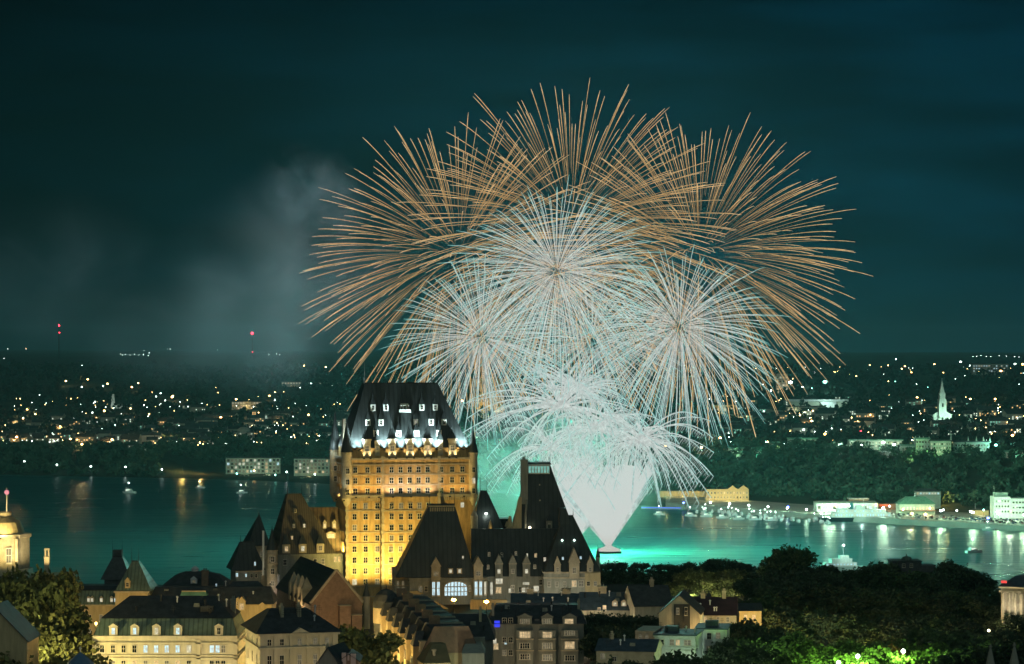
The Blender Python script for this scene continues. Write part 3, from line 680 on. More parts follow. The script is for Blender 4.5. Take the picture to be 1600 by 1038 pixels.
C3.part('roof', MB().frustum((C3.X(721), C3.X(758), -.3, 9.3), C3.Z(1021), (C3.X(726), C3.X(752), 4.5, 9.3), C3.Z(1010)), mat('pale sheet roof', (.33, .36, .31), .6, .2))
C3.part('parapet', MB().box(C3.X(722), C3.X(757), 9.4, 11, 0, C3.Z(1003.5)), stone_d)
C4 = Bld('shed', 'low house with an ochre tilted roof at the foot of the yellow stone row', 'house', 690, 590, 1130, 12)
C4.part('wall', MB().box(C4.X(662), C4.X(703), 0, 8, 0, C4.Z(1036)), stone_y)
C4.part('roof', MB().frustum((C4.X(661), C4.X(704), -.4, 8.4), C4.Z(1036), (C4.X(682), C4.X(703), 5, 8.4), C4.Z(1010)), mat('ochre sheet roof', (.22, .19, .10), .6, .2))
C4.part('vent', MB().lathe([(.4, 0), (.4, 2.4), (.6, 2.5), (.6, 2.8), (.1, 3)], 10, C4.X(681), 2), stone).location = (0, 0, C4.Z(1036))

D = Bld('apartment_building', 'grey apartment house with bowed bays, dark roof and warm lit wide windows', 'building', 838, 700, 1080, 0)
D.body(766, 912, 975, 18, greyb)
D.roof((764, 914), 975, (775, 905), 950, slate, 0, 18, 8, 14, over=.5)
for px in (820, 855, 890):
    w = 13
    D.part('bay', MB().frustum((D.X(px-w), D.X(px+w), -1.8, .05), 0, (D.X(px-w), D.X(px+w), -1.8, .05), D.Z(984)), greyb)
    D.part('balcony_slab', MB().box(D.X(px-w-1), D.X(px+w+1), -2.6, -1.75, D.Z(998), D.Z(996.6)), stone); D.part('balcony_slab', MB().box(D.X(px-w-1), D.X(px+w+1), -2.6, -1.75, D.Z(1016), D.Z(1014.6)), stone)
    D.dormer(px, 976, 964, 22 if px != 855 else 18, -.4, 8, greyb, slate, None, False, 958)
for px, py, w, h, k in ((820, 991, 19, 11, 'warm_w'), (855, 991, 16, 10, 'warm_w'), (890, 988, 17, 8, 'dim_w'), (890, 1007, 17, 12, 'warm_w'), (820, 1008, 17, 9, 'dark_w'), (855, 1008, 16, 10, 'dim_w'), (820, 1025, 17, 9, 'dark_w'), (855, 1026, 16, 10, 'dim_w'), (890, 1027, 17, 9, 'dark_w')):
    D.win(px, py, w, h, k, -1.8)
for px, k in ((820, 'dim_w'), (855, 'dim_w'), (889, 'warm_w')): D.win(px, 970.5, 15, 8, k, -.4)
D.grid((788, 798), (970, 1000, 1020), 7, 9, 'dmd'); D.win(775, 1010, 8, 10, 'warm'); D.win(773, 1002, 6, 9, 'white'); D.win(790, 1005, 4, 4, 'cool')
D.part('blue_sign', MB().box(D.X(772.5), D.X(781), -.25, 0, D.Z(980), D.Z(970)), emit('blue lit sign', (.03, .05, .9), 1.0))
D.chimney(770, 975, 950, 4, 3, stone_d); D.chimney(905, 975, 945, 4, 6, stone_d)

def house(name, label, px, x0, x1, d, pye, pyr, depth, mw, mr, rot=0, axis='x', wins=(), dorms=(), chims=(), over=.4, group=None):
    h = Bld(name, label, 'house', px, d, 545 + (HC-60)*F/d, rot, group)
    h.body(x0, x1, pye, depth, mw)
    e = over
    if axis == 'x':
        h.part('roof', MB().gable(h.X(x0)-e, h.X(x1)+e, -e, depth+e, h.Z(pye)+.02, h.Z(pyr), 'x', 0, 1), [mr, mw])
        yf = lambda py: -e + (depth/2+e)*(h.Z(py)-h.Z(pye))/(h.Z(pyr)-h.Z(pye))
    elif axis == 'y':
        h.part('gable_wall', MB().gable(h.X(x0), h.X(x1), 0, depth, h.Z(pye), h.Z(pyr)-.1, 'y', 0, 0), mw)
        xa, xb, xm, za, zr = h.X(x0), h.X(x1), (h.X(x0)+h.X(x1))/2, h.Z(pye), h.Z(pyr)
        b = MB()
        for sx, xe in ((-1, xa), (1, xb)):
            s_ = (zr-za)/(xm-xa)
            b.face([(xe+sx*e, -e, za-e*s_+.1), (xm, -e, zr+.1), (xm, depth+e, zr+.1), (xe+sx*e, depth+e, za-e*s_+.1)][::sx])
            b.face([(xe+sx*e, -e, za-e*s_-.12), (xe+sx*e, depth+e, za-e*s_-.12), (xm, depth+e, zr-.12), (xm, -e, zr-.12)][::sx])
            b.face([(xe+sx*e, -e, za-e*s_-.12), (xm, -e, zr-.12), (xm, -e, zr+.1), (xe+sx*e, -e, za-e*s_+.1)][::sx])
        h.part('roof', b, mr); yf = lambda py: 0
    else:
        h.part('roof', MB().box(h.X(x0)-e, h.X(x1)+e, -e, depth+e, h.Z(pye)+.02, h.Z(pye)+.35).box(h.X(x0)+2, h.X(x0)+5, 3, 6, h.Z(pye)+.35, h.Z(pye)+1.8), mr); yf = lambda py: 0
    for w in wins: h.win(*w)
    for px_, py, w, k in dorms: h.dormer(px_, py+4, py-3, w, yf(py+4)-.2, 4, stone, mr, k, False, py-7, (w*.55, 5))
    for px_, pb, pt, w in chims: h.chimney(px_, pb, pt, w, depth/2-.6, stone, None)
    return h
H1 = house('house', 'low blue slate roofed house with tall pale chimney between castle and apartment house', 880, 800, 905, 782, 944, 930, 12, greyb, slate_b, wins=((862, 948, 6, 7, 'dim'), (893, 937, 0.1, .1, 'dark')), chims=((828.5, 942, 925, 10), (885.5, 942, 925, 13)))
H2 = house('house', 'blue slate roofed house with two lit round dormers', 950, 908, 992, 775, 954, 928, 12, stone_d, slate_b, wins=((936, 952, 5, 6, 'dim'), (944.5, 950, 6, 9, 'warm')), dorms=((961, 944, 9, 'white'), (975, 944, 9, 'white')), chims=((942, 945, 921, 13),))
H3 = house('house', 'steep grey gabled house with a chimney on its roof behind the bare trees', 1022, 992, 1052, 770, 948, 918, 14, stone_d, slate, 12, 'x', wins=((1000, 940, .1, .1, 'dark'),), chims=((1028, 925, 911, 6), (1008, 940, 925, 4)))
H4 = house('gabled_house', 'cream gabled house with a large dark recess in its lit gable', 1062, 1030, 1093, 705, 958, 930, 15, stucco, slate, -8, 'y')
H4.part('recess', MB().box(H4.X(1053), H4.X(1078), -.15, .02, H4.Z(985), H4.Z(944)), mat('dark recess', (.06, .06, .055), .8, .2)); H4.win(1072, 955, 5, 13, 'dark', -.18); H4.win(1059, 955, 5, 10, 'dim', -.18)
H5 = house('house', 'dark maroon roofed long house with pale chimneys right of the cream gable', 1115, 1080, 1150, 720, 962, 936, 12, stone, mat('maroon roof', (.05, .03, .04), .6, .3), -5, 'x', wins=((1102, 968, 5, 8, 'warm'), (1122, 968, 5, 8, 'dim'), (1137, 968, 5, 8, 'dim')), chims=((1098, 950, 932, 7), (1131, 948, 928, 6)))
H6 = house('row_house', 'pale green row house with arched windows and a flat grey roof', 1055, 1023, 1086, 640, 993, 990, 12, white_w, slate_b, -12, 'flat', wins=((1033, 1004, 11, 9, 'dark'), (1050, 1004, 7, 9, 'dim'), (1059, 1004, 7, 9, 'warm'), (1074, 1004, 12, 9, 'dim'), (1033, 1030, 9, 9, 'dim'), (1060, 1030, 9, 9, 'dark')))
H6.part('side_wall', MB().box(H6.X(990), H6.X(1022.6), 3, 15, 0, H6.Z(989)), stone); H6.bands(1023, 1086, (995, 1012, 1017), 3, white_w, th=.3, pr=.25); H6.grid((998, 1008), (998,), 5, 7, 'dm', 3)
H7 = house('row_house', 'taller pale green row house with narrow windows half hidden by trees', 1110, 1088, 1135, 655, 984, 980, 12, white_w, slate_b, -8, 'flat', wins=((1094, 995, 7, 10, 'dark'), (1108, 994, 7, 10, 'dark'), (1122, 993, 7, 10, 'dim'), (1094, 1015, 7, 10, 'dark'), (1108, 1015, 8, 11, 'dim')))
H8 = house('house', 'low house with a wide grey sloping roof near bare lamp post', 975, 932, 1022, 625, 1018, 1003, 14, stone, slate_b, -10, 'x', wins=((942, 1026, 8, 9, 'dim'), (960, 1030, 8, 7, 'dark')), chims=((950, 1010, 998, 6),))
H9 = house('row_house', 'yellow lit stone house deep among the dark trees', 1175, 1155, 1190, 735, 955, 945, 10, stone_y, slate, 0, 'x', wins=((1165, 965, 5, 8, 'warm'), (1178, 965, 5, 8, 'warm')))
H10 = house('house', 'small brick house with white edged stepped gable among trees', 545, 530, 560, 560, 1032, 1022, 10, brownb, slate, 0, 'y', wins=())
H10.part('coping', MB().box(H10.X(534), H10.X(541), -.4, .4, H10.Z(1040), H10.Z(1020)).box(H10.X(543), H10.X(546), -.4, .4, H10.Z(1032), H10.Z(1021)).box(H10.X(548), H10.X(556), -.4, .4, H10.Z(1040), H10.Z(1022)), mat('pale pink trim', (.55, .42, .38), .7, .1))
H11 = house('house', 'dark roofed house in front of the classical building', 515, 497, 528, 558, 1034, 1012, 10, greyb, slate, -15, 'y', chims=((500, 1030, 1017, 4),))
for px, d, p, c, l in ((1050, 685, 1500, (1, .72, .3), 'street lamp lighting the cream gable'), (1120, 700, 1300, (1, .66, .24), 'street lamp behind the maroon roofed house'), (1060, 624, 900, (.7, 1, .75), 'street lamp before the pale green row house'), (1005, 640, 700, (1, .8, .5), 'street lamp beside the pale green row house'), (1110, 640, 700, (.7, 1, .75), 'street lamp before the taller green row house'), (1172, 722, 1800, (1, .62, .15), 'street lamp glowing among the dark trees'), (940, 764, 700, (1, .8, .5), 'street lamp below the tall pale chimney'), (880, 772, 600, (1, .75, .4), 'street lamp before the low blue slate house'), (835, 684, 350, (1, .8, .5), 'street lamp before the grey apartment house'), (548, 545, 600, (1, .7, .5), 'street lamp before the brick gable with white edging')):
    street_lamp(px, d, 63.5 if d < 690 else 67, p*2.2, c, l, h=5)

def clutter(q, x0, x1, pya, pyb, ya, yb, n, seed):      # vents, pipes and aerials on a roof between two ridge heights
    g = random.Random(seed)
    for i in range(n):
        t_ = g.random(); x = g.uniform(q.X(x0), q.X(x1)); y = ya+(yb-ya)*t_; z = q.Z(pya)+(q.Z(pyb)-q.Z(pya))*t_-.1; c_ = g.choice((0, 0, 1, 2, 2))
        if c_ == 0: q.part('vent_pipe', MB().lathe([(.16, z-.3), (.16, z+1.1), (.3, z+1.15), (.3, z+1.4), (.05, z+1.55)], 8, x, y), g.choice((metal_w, metal_d)))
        elif c_ == 1: q.part('roof_hatch', MB().frustum((x-.7, x+.7, y-.6, y+.6), z-.4, (x-.6, x+.6, y-.5, y+.5), z+.7), g.choice((stone_d, slate)))
        else:
            b = MB().tube((x, y, z-.3), (x, y, z+2.6), .05, .04, 5)
            for k in range(3): b.tube((x-.7+.15*k, y, z+1.6+.4*k), (x+.7-.15*k, y, z+1.6+.4*k), .035, .035, 4)
            q.part('aerial', b, metal_d)
clutter(A, 165, 355, 966, 942, 3, 8, 16, 1); clutter(B2, 425, 505, 985, 960, 1, 7, 9, 2); clutter(D, 775, 905, 972, 952, 1, 7, 16, 3); clutter(C2, 680, 760, 996, 968, 1, 8, 10, 4)
clutter(H1, 805, 900, 942, 932, 1, 5, 8, 5); clutter(H2, 912, 988, 950, 931, 1, 5, 7, 6); clutter(H5, 1085, 1146, 958, 940, 1, 5, 6, 7); clutter(H6, 1026, 1084, 992, 992, 2, 10, 7, 8); clutter(H8, 936, 1018, 1016, 1005, 1, 6, 6, 9); clutter(H7, 1090, 1133, 983, 983, 2, 10, 5, 10)
street_lamp(694, 572, 64, 3000, (1, .9, .6), 'added lamp brightening the shed with the ochre roof'); street_lamp(742, 584, 64, 2600, (.85, 1, .7), 'added lamp brightening the flat grey roofed house'); street_lamp(775, 676, 64.5, 900, (1, .75, .4), 'street lamp below the blue lit sign')  # shed and flat roof lamps are added out of view to brighten this corner
# left: long seminary range with pavilion
E = Bld('seminary_range', 'long stone range with a green steep pavilion roof and corner turret', 'building', 210, 780, 1010, 0)
E.body(112, 425, 945, 14, stone_y)
E.roof((112, 182), 945, (116, 182), 924, greyb and green_r, 0, 14, 3, 11, name='mansard', over=.3)
E.roof((112, 182), 924.2, (120, 182), 918, slate, 3, 11, 6, 8, over=.3)
E.part('pavilion', MB().box(E.X(182), E.X(233), -2.5, 12, 0, E.Z(923)), stone_y); E.bands(182, 233, (924,), 14, stone, y0=-2.5, th=.5, pr=.4)
_, yf = E.roof((184, 237), 922, (203, 214), 879, green_r, -2.4, 12, 3.5, 6, over=.3)
E.cresting(203, 214, 879, 3.6, 2)
E.dormer(201, 918, 907, 8, yf(918)-.3, 4, stone_y, green_r, 'dark', False, 901)
E.turret(115, 0, 7, 1010, 918, 900, stone_y, green_r)
E.bands(112, 182, (946,), 14, stone, th=.4, pr=.3)
for px in (138, 143.5, 158, 174, 180): E.dormer(px, 943, 934, 5.5, .4, 3, stone_d, green_r, 'white' if px != 180 else 'cool', False, 931, (4, 7))
E.grid((122, 140, 158, 176), (966, 988), 6, 11, 'ddm'); E.win(201, 938, 8, 8, 'dark', -2.5)
E.roof((234, 425), 944, (238, 420), 920, slate, 0, 14, 6, 8)
E.part('green_skylight', MB().frustum((E.X(279), E.X(326), -1, 4), E.Z(937), (E.X(284), E.X(322), 0, 3), E.Z(925)), green_v)
E.part('skylight_rail', MB().box(E.X(284), E.X(322), -.2, 0, E.Z(925), E.Z(923)), stone)
for px in (372, 378): E.dormer(px, 948, 938, 7, -.5, 3, stone_y, stone, 'dim', False, 933)
E.dormer(378, 955, 940, 12, -.8, 3, stone_y, stone, 'warm', False, 932); E.dormer(345, 954, 946, 12, -.6, 3, stone_y, stone, None, False, 942); E.dormer(410, 952, 946, 12, -.6, 3, stone_y, stone, None, False, 941)
E2 = Bld('steep_dark_roof', 'dark steep roofed tower with roof railing behind the green pavilion', 'building', 180, 850, 960, 0)
E2.body(163, 200, 906, 12, slate); E2.roof((160, 202), 906, (173, 188), 872, slate, 0, 12, 4, 7); E2.cresting(173, 188, 872, 4, 2.6); E2.part('crown_box', MB().box(E2.X(173.5), E2.X(187), 4.2, 6.8, E2.Z(873), E2.Z(861)), slate)
E3 = Bld('seminary_roof', 'broad dark domed roof with brick chimney and tiny white cupola', 'building', 300, 830, 980, 0)
E3.body(255, 352, 915, 16, greyb); E3.part('roof', MB().frustum((E3.X(253), E3.X(354), -.5, 16.5), E3.Z(915), (E3.X(270), E3.X(338), 5, 11), E3.Z(901)).frustum((E3.X(270), E3.X(338), 5, 11), E3.Z(901), (E3.X(285), E3.X(320), 7, 9), E3.Z(896)), slate)
E3.chimney(320.5, 918, 893, 10, -1, brownb); E3.part('cupola', MB().lathe([(1.1, E3.Z(898)), (1.1, E3.Z(892)), (1.4, E3.Z(892)), (.1, E3.Z(887))], 10, E3.X(300), 8), metal_w); E3.win(338, 915, 2.5, 6, 'cool', -.1)
E3.dormer(303, 912, 905, 10, -.4, 5, metal_w, slate, 'dim', False, 900)
E4 = Bld('dark_hipped_house', 'dark hipped roof house below the corner pavilion of the castle', 'building', 388, 800, 990, 8)
E4.body(345, 425, 938, 16, greyb); E4.roof((342, 428), 938, (365, 405), 912, slate, 0, 16, 7, 9); E4.part('skylight', MB().box(E4.X(394), E4.X(404), 2, 4, E4.Z(927), E4.Z(922)), green_v)
for px, d, p, l in ((150, 762, 1300, 'street lamp in front of the long seminary range'), (212, 758, 1500, 'street lamp in front of the green pavilion'), (300, 762, 600, 'street lamp behind the cream mansard block'), (378, 764, 1300, 'street lamp below the ornate yellow dormers'), (425, 768, 900, 'street lamp at the end of the seminary range')):
    street_lamp(px, d, 67, p, (1, .68, .22), l)
clutter(E, 240, 420, 942, 922, 1, 6, 14, 11); clutter(E4, 350, 420, 936, 915, 1, 6, 7, 12)
# domed building far left and its neighbour tower
Q = Bld('domed_building', 'floodlit yellow stone building with a ribbed dome, lantern and flagpole', 'building', 0, 950, 985, 0)
Q.part('wall', MB().box(Q.X(-60), Q.X(103), 6, 22, 0, Q.Z(902)), stone_y)
Q.part('terrace', MB().box(Q.X(-50), Q.X(44), -1, 10, 0, Q.Z(890)), stone)
Q.part('drum', MB().lathe([(40*Q.k, 0), (40*Q.k, Q.Z(842)), (43*Q.k, Q.Z(841)), (43*Q.k, Q.Z(836)), (37*Q.k, Q.Z(835))], 8, Q.X(0), 8), stone)
Q.part('dome', MB().lathe([(32*Q.k, Q.Z(836)), (30*Q.k, Q.Z(828)), (25*Q.k, Q.Z(818)), (16*Q.k, Q.Z(811)), (10*Q.k, Q.Z(808))], 20, Q.X(0), 8), stone_y)
for k in range(20):
    a = 2*math.pi*k/20
Q.part('lantern', MB().lathe([(12*Q.k, Q.Z(809)), (12*Q.k, Q.Z(803)), (13*Q.k, Q.Z(803)), (11*Q.k, Q.Z(801))], 16, Q.X(0), 8), stone)
for a in (-.95, -.5, 0, .5, .95): 
    r_ = 40*Q.k*math.cos(math.pi/8)
    if abs(a) < .9: pass
for px in (14, -14): put(WIN['dim'], 'window', Q.o, (Q.X(px), 8-37.2*Q.k, Q.Z(868)), 0, (9*Q.k, 1, 24*Q.k))
Q.part('pilaster', MB().box(Q.X(2), Q.X(5), 8-39.5*Q.k, 8-36*Q.k, 0, Q.Z(842)), stone); Q.part('pilaster', MB().box(Q.X(24), Q.X(28), 8-38.5*Q.k, 8-28*Q.k, 0, Q.Z(842)), stone)
fp = MB().tube((Q.X(5.5), 6, Q.Z(803)), (Q.X(5.5), 6, Q.Z(764)), .22, .12, 6).build('flagpole', metal_w, Q.o)
MB().lathe([(.1, -.9), (.7, -.5), (.85, 0), (.7, .6), (.1, .9)], 10).build('obstruction_light', emit('pink lamp glass', (1, .35, .4), .9), fp, (Q.X(5.5), 6, Q.Z(771)))
Q.flood(16, 893, -18, 14, 10, 16000, (1, .78, .3), 110); Q.flood(42, 893, -10, 14, 8, 6000, (1, .85, .5), 110); Q.flood(5, 838, -5, 8, 8, 4500, (1, .78, .3), 110)
Q2 = Bld('stone_monument', 'slender lit stone clock tower on a long low roof', 'tower', 72, 930, 960, 0)
Q2.part('shaft', MB().box(Q2.X(69), Q2.X(77), 0, 1.8, 0, Q2.Z(872)), stone); Q2.part('crown', MB().box(Q2.X(68.5), Q2.X(77.5), -.1, 1.9, Q2.Z(872), Q2.Z(870)).box(Q2.X(69.5), Q2.X(72), .2, 1.6, Q2.Z(870), Q2.Z(860)).box(Q2.X(74.5), Q2.X(77), .2, 1.6, Q2.Z(870), Q2.Z(860)).box(Q2.X(69), Q2.X(77.2), 0, 1.8, Q2.Z(860), Q2.Z(857)), stone)
Q2.flood(73, 896, -9, 10, 8, 5000, (1, .78, .35), 70)
Q3 = house('house', 'near house with a dark slate roof beside the lit trees', 10, -60, 42, 560, 1000, 948, 14, stone_y, slate, 0, 'y', wins=())
Q4 = Bld('tent', 'small blue conical tent roof with a white finial', 'tent', 122, 560, 1100, 0)
Q4.part('canopy', MB().lathe([(22*Q4.k, Q4.Z(1040)), (20*Q4.k, Q4.Z(1037)), (8*Q4.k, Q4.Z(1027)), (.1, Q4.Z(1022))], 10, 0, 3), mat('blue canvas', (.09, .17, .27), .7, .15)); Q4.part('post', MB().tube((0, 3, 0), (0, 3, Q4.Z(1017)), .12, .1, 6).lathe([(.12, Q4.Z(1018)), (.3, Q4.Z(1016)), (.05, Q4.Z(1013))], 8, 0, 3), metal_w)
for i, (px, d, z, p, c) in enumerate(((54, 585, wz(1022, 585), 8000, (1, .82, .32)), (92, 592, 69, 6000, (1, .74, .22)), (15, 590, 75, 5000, (.9, .9, .35)), (135, 590, 69, 5000, (1, .72, .2)), (60, 622, 80, 2600, (.95, .92, .4)))):
    street_lamp(px, d, z, p, c, 'street lamp under the trees near the domed building', group='street lamps under the left trees')
# right: courthouse columns, kiosk, pinnacles
V = Bld('columned_building', 'floodlit pale building with tall columns at the edge of the trees', 'building', 1592, 760, 1000, -25)
V.body(1566, 1640, 918, 18, stone); V.bands(1566, 1640, (919, 925), 18, stone, th=.5, pr=.5); V.roof((1566, 1640), 917, (1580, 1640), 903, slate_b, 0, 18, 6, 12)
for k in range(7): V.part('column', MB().lathe([(.55, 0), (.5, V.Z(927))], 12, V.X(1570+k*9), -.6), stone)
V.part('red_sign', MB().box(V.X(1567), V.X(1575), -.6, -.3, V.Z(912), V.Z(908)), emit('red lit sign', (.9, .06, .06), 1))
V.body(1590, 1640, 893, 10, brownb, y0=8, name='rear_block')
V.flood(1580, 968, -7, 10, 5, 800, (1, .93, .75), 120); V.flood(1600, 968, -7, 10, 5, 800, (1, .93, .75), 120)
KI = Bld('glass_kiosk', 'dark glass domed pavilion roof rising over the dark trees', 'building', 1420, 900, 945, 0)
KI.body(1394, 1440, 878, 10, slate); KI.part('dome', MB().lathe([(9*KI.k, KI.Z(879)), (8.6*KI.k, KI.Z(875)), (6*KI.k, KI.Z(872)), (1*KI.k, KI.Z(870.5)), (.1, KI.Z(867))], 14, 0, 5), green_r)
KI.part('roof_edge', MB().box(KI.X(1393), KI.X(1441), -.3, 10.3, KI.Z(878), KI.Z(877)), metal_d); KI.body(1440, 1462, 884, 9, slate, name='annex'); KI.grid((1400, 1412, 1424), (884,), 5, 6, 'dmd')
for px, pt, l in ((1550, 1008, 'grey stone pinnacle with a knobbed tip, the lower of a pair'), (1587.5, 1005, 'grey stone pinnacle with a knobbed tip, the taller of a pair')):
    pn = Bld('pinnacle', l, 'pinnacle', px, 460, 545+85*F/460, 0)
    zt = pn.Z(pt)
    pn.part('spire', MB().lathe([(.95, zt-6), (.8, zt-3.5), (.2, zt-.8), (.2, zt-.7)], 8, 0, 1.5), stone_d); pn.part('finial', MB().lathe([(.2, zt-.7), (.34, zt-.5), (.16, zt-.3), (.2, zt-.15), (.03, zt)], 8, 0, 1.5), stone_d)
    pn.part('buttress', MB().box(-1.3, 1.3, .2, 2.8, 0, zt-6), stone_d)

# ------------------------------------------------------------------ trees
def leaf_mesh(name, lobes, n, size, m, seed, shell=.55):
    g = np.random.default_rng(seed)
    w = np.array([l[3]*l[4]*l[5] for l in lobes])**.67; w /= w.sum()
    idx = g.choice(len(lobes), n, p=w); L = np.array(lobes)[idx]
    u = g.normal(size=(n, 3)); u /= np.linalg.norm(u, axis=1)[:, None]
    r = (shell + (1-shell)*g.random(n)**.7) * (1 + .22*np.sin(5*u[:, 0]+idx*1.7)*np.cos(4*u[:, 2]+2*idx) + .12*np.sin(11*u[:, 1]+idx)) * np.where(g.random(n) < .1, 1.25, 1)
    c = L[:, :3] + u*L[:, 3:6]*r[:, None]
    a = g.normal(size=(n, 3)); a /= np.linalg.norm(a, axis=1)[:, None]
    q = np.cross(a, g.normal(size=(n, 3))); q /= np.linalg.norm(q, axis=1)[:, None]
    s = size*(.5+g.random(n))[:, None]
    v = np.stack([c-a*s, c+q*s*.6, c+a*s, c-q*s*.6], 1).reshape(-1, 3)
    me = bpy.data.meshes.new(name)
    me.vertices.add(4*n); me.vertices.foreach_set('co', v.ravel().astype(np.float32))
    me.loops.add(4*n); me.loops.foreach_set('vertex_index', np.arange(4*n, dtype=np.int32))
    me.polygons.add(n); me.polygons.foreach_set('loop_start', np.arange(0, 4*n, 4, dtype=np.int32)); me.polygons.foreach_set('loop_total', np.full(n, 4, np.int32))
    me.materials.append(m); me.update(calc_edges=True); return me
TP = []
for k in range(6):                      # six tree shapes, ~14 m
    g = random.Random(40+k); H = 14
    lobes = [(0, 0, H*.68, 3.2, 3.2, 3.0)]
    tb = MB().tube((0, 0, -.5), (.2, 0, H*.4), .42, .28, 8).tube((.2, 0, H*.4), (.1, .2, H*.85), .28, .06, 6)
    for j in range(11):
        a = j*2.4+g.random(); rr = 2.0+g.random()*2.8; z = H*(.36+.52*g.random()); rr *= 1.15-.75*abs(z/H-.55)
        p = (rr*math.cos(a), rr*math.sin(a), z); s_ = 1.1+g.random()*1.1
        lobes.append((*p, s_*1.15, s_*1.15, s_*.85))
        tb.tube((.15, 0, z*.55), p, .16, .04, 5)
    cm = [leaf_mesh('crown', lobes, 5200, .34, leafm[i], 90+k) for i in range(3)] if k < 3 else None
    TP.append((tb.mesh('trunk', [bark]), lobes, k))
CR = {}
def crown_mesh(k, m, dense=5200, size=.34):
    if (k, m) not in CR: CR[(k, m)] = leaf_mesh('crown', TP[k][1], dense, size, leafm[m], 90+k)
    return CR[(k, m)]
PROTO = {}
def tree(px, d, py_top, label, m=1, wide=1.0, group=None, zg=None):
    zg = 59.5 if zg is None else zg
    h = wz(py_top, d)-zg; k = rnd.randrange(6); key = (k, m)
    if key not in PROTO:
        o = put(None, 'tree'); put(TP[k][0], 'trunk', o); put(crown_mesh(k, m), 'crown', o); PROTO[key] = o; first = o
    else:
        src = PROTO[key]; o = src.copy(); COL.objects.link(o)
        for ch in src.children: c_ = ch.copy(); COL.objects.link(c_); c_.parent = o
    sc = h/13.2; o.location = (wx(px, d), d, zg); o.rotation_euler = (0, 0, rnd.random()*6.28); o.scale = (sc*wide, sc*wide, sc)
    tag(o, label, 'tree', group); return o
for px, d, pt in ((-10, 640, 905), (25, 655, 893), (56, 640, 897), (84, 665, 905), (118, 640, 988), (10, 600, 975), (75, 605, 960), (100, 600, 984), (138, 615, 996), (5, 560, 1010), (112, 575, 1015)):
    tree(px, d, pt, 'broad leafy tree lit from below near the domed building', 0, .72 if pt < 950 else 1.0, 'lit trees near the domed building')
tree(548, 600, 980, 'olive tree between the classical building and the yellow stone row', 0, 1.1)
tree(572, 620, 985, 'smaller olive tree beside the yellow stone row', 0, .8)
for px, d, pt in ((940, 960, 880), (965, 965, 876), (995, 965, 879), (1025, 970, 882), (1050, 960, 880), (1080, 965, 878), (1105, 960, 876), (1130, 955, 872), (1155, 955, 878), (1180, 950, 884)):
    tree(px, d, pt, 'dark terrace tree against the green river', 2, 1.35, 'dark trees along the terrace by the river')
for i in range(20): tree(932+i*13+rnd.uniform(-4, 4), 972+rnd.uniform(-8, 6), rnd.uniform(888, 896), 'low dark bushy tree filling the terrace edge', 2, 1.9, 'low dark trees along the terrace edge', 52)
for px, d, pt in ((1070, 890, 893), (1100, 880, 890), (1130, 880, 892), (1160, 870, 890)): tree(px, d, pt, 'olive green tree below the river terrace', 0, 1.3, 'olive trees below the river terrace')
tree(1240, 860, 849, 'tall loose crowned tree standing out against the river', 1, 1.1)
tree(1222, 868, 856, 'second loose crowned tree just left of the tallest one', 1, .9)
for px, d, pt in ((925, 735, 955), (950, 728, 960), (975, 735, 957), (1000, 720, 963), (930, 705, 975), (965, 700, 980), (1020, 730, 960), (990, 690, 985), (1045, 690, 985)): tree(px, d, pt, 'dark tree between the apartment house and the cream gable', 2, 1.15, 'dark trees beside the apartment house')
for px, d, pt in ((1205, 840, 895), (1235, 830, 890), (1270, 850, 882), (1300, 840, 893), (1330, 850, 887), (1365, 850, 877), (1385, 840, 890), (1440, 845, 893), (1470, 850, 886), (1500, 850, 882), (1525, 840, 893), (1545, 830, 915), (1460, 820, 897), (1420, 830, 893), (1190, 800, 905), (1220, 790, 912), (1260, 800, 905), (1300, 790, 912), (1340, 795, 915), (1380, 790, 920), (1420, 790, 915), (1460, 780, 925), (1500, 790, 920), (1535, 780, 930), (1560, 770, 945), (1585, 760, 955), (1610, 750, 960), (1180, 745, 935), (1215, 740, 945), (1255, 740, 950), (1295, 735, 955), (1335, 730, 960), (1380, 730, 962), (1425, 730, 960), (1470, 725, 965), (1515, 720, 970), (1560, 710, 980), (1600, 700, 990)):
    tree(px, d, pt, 'dark tree in the dense park above the river', 2 if rnd.random() < .75 else 1, 1.25, 'dark trees of the park')
for px, d, pt in ((1150, 690, 975), (1190, 680, 975), (1140, 650, 995), (1170, 640, 1000), (1205, 660, 985), (1480, 670, 985), (1520, 660, 990), (1560, 640, 1003), (1600, 640, 1003), (1500, 620, 1010), (1450, 690, 980), (1090, 610, 1020), (1040, 600, 1028), (990, 600, 1030), (950, 598, 1032)): tree(px, d, pt, 'dark tree at the near edge of the park', 2, 1.2, 'dark trees at the near edge of the park')
for px, d, pt in ((1225, 660, 1003), (1260, 665, 1000), (1290, 655, 1005), (1320, 660, 998), (1350, 650, 1006), (1375, 660, 1000), (1405, 655, 1003), (1430, 650, 1005), (1240, 630, 1018), (1285, 630, 1020), (1330, 625, 1022), (1395, 630, 1016), (1445, 630, 1014)): tree(px, d, pt, 'low tree glowing green above a floodlight in the park', 3, 1.35, 'green lit trees of the park')
tree(1385, 640, 1008, 'russet tree among the green lit trees of the park', 4, 1.0)
GRN = (.5, 1.0, .2)
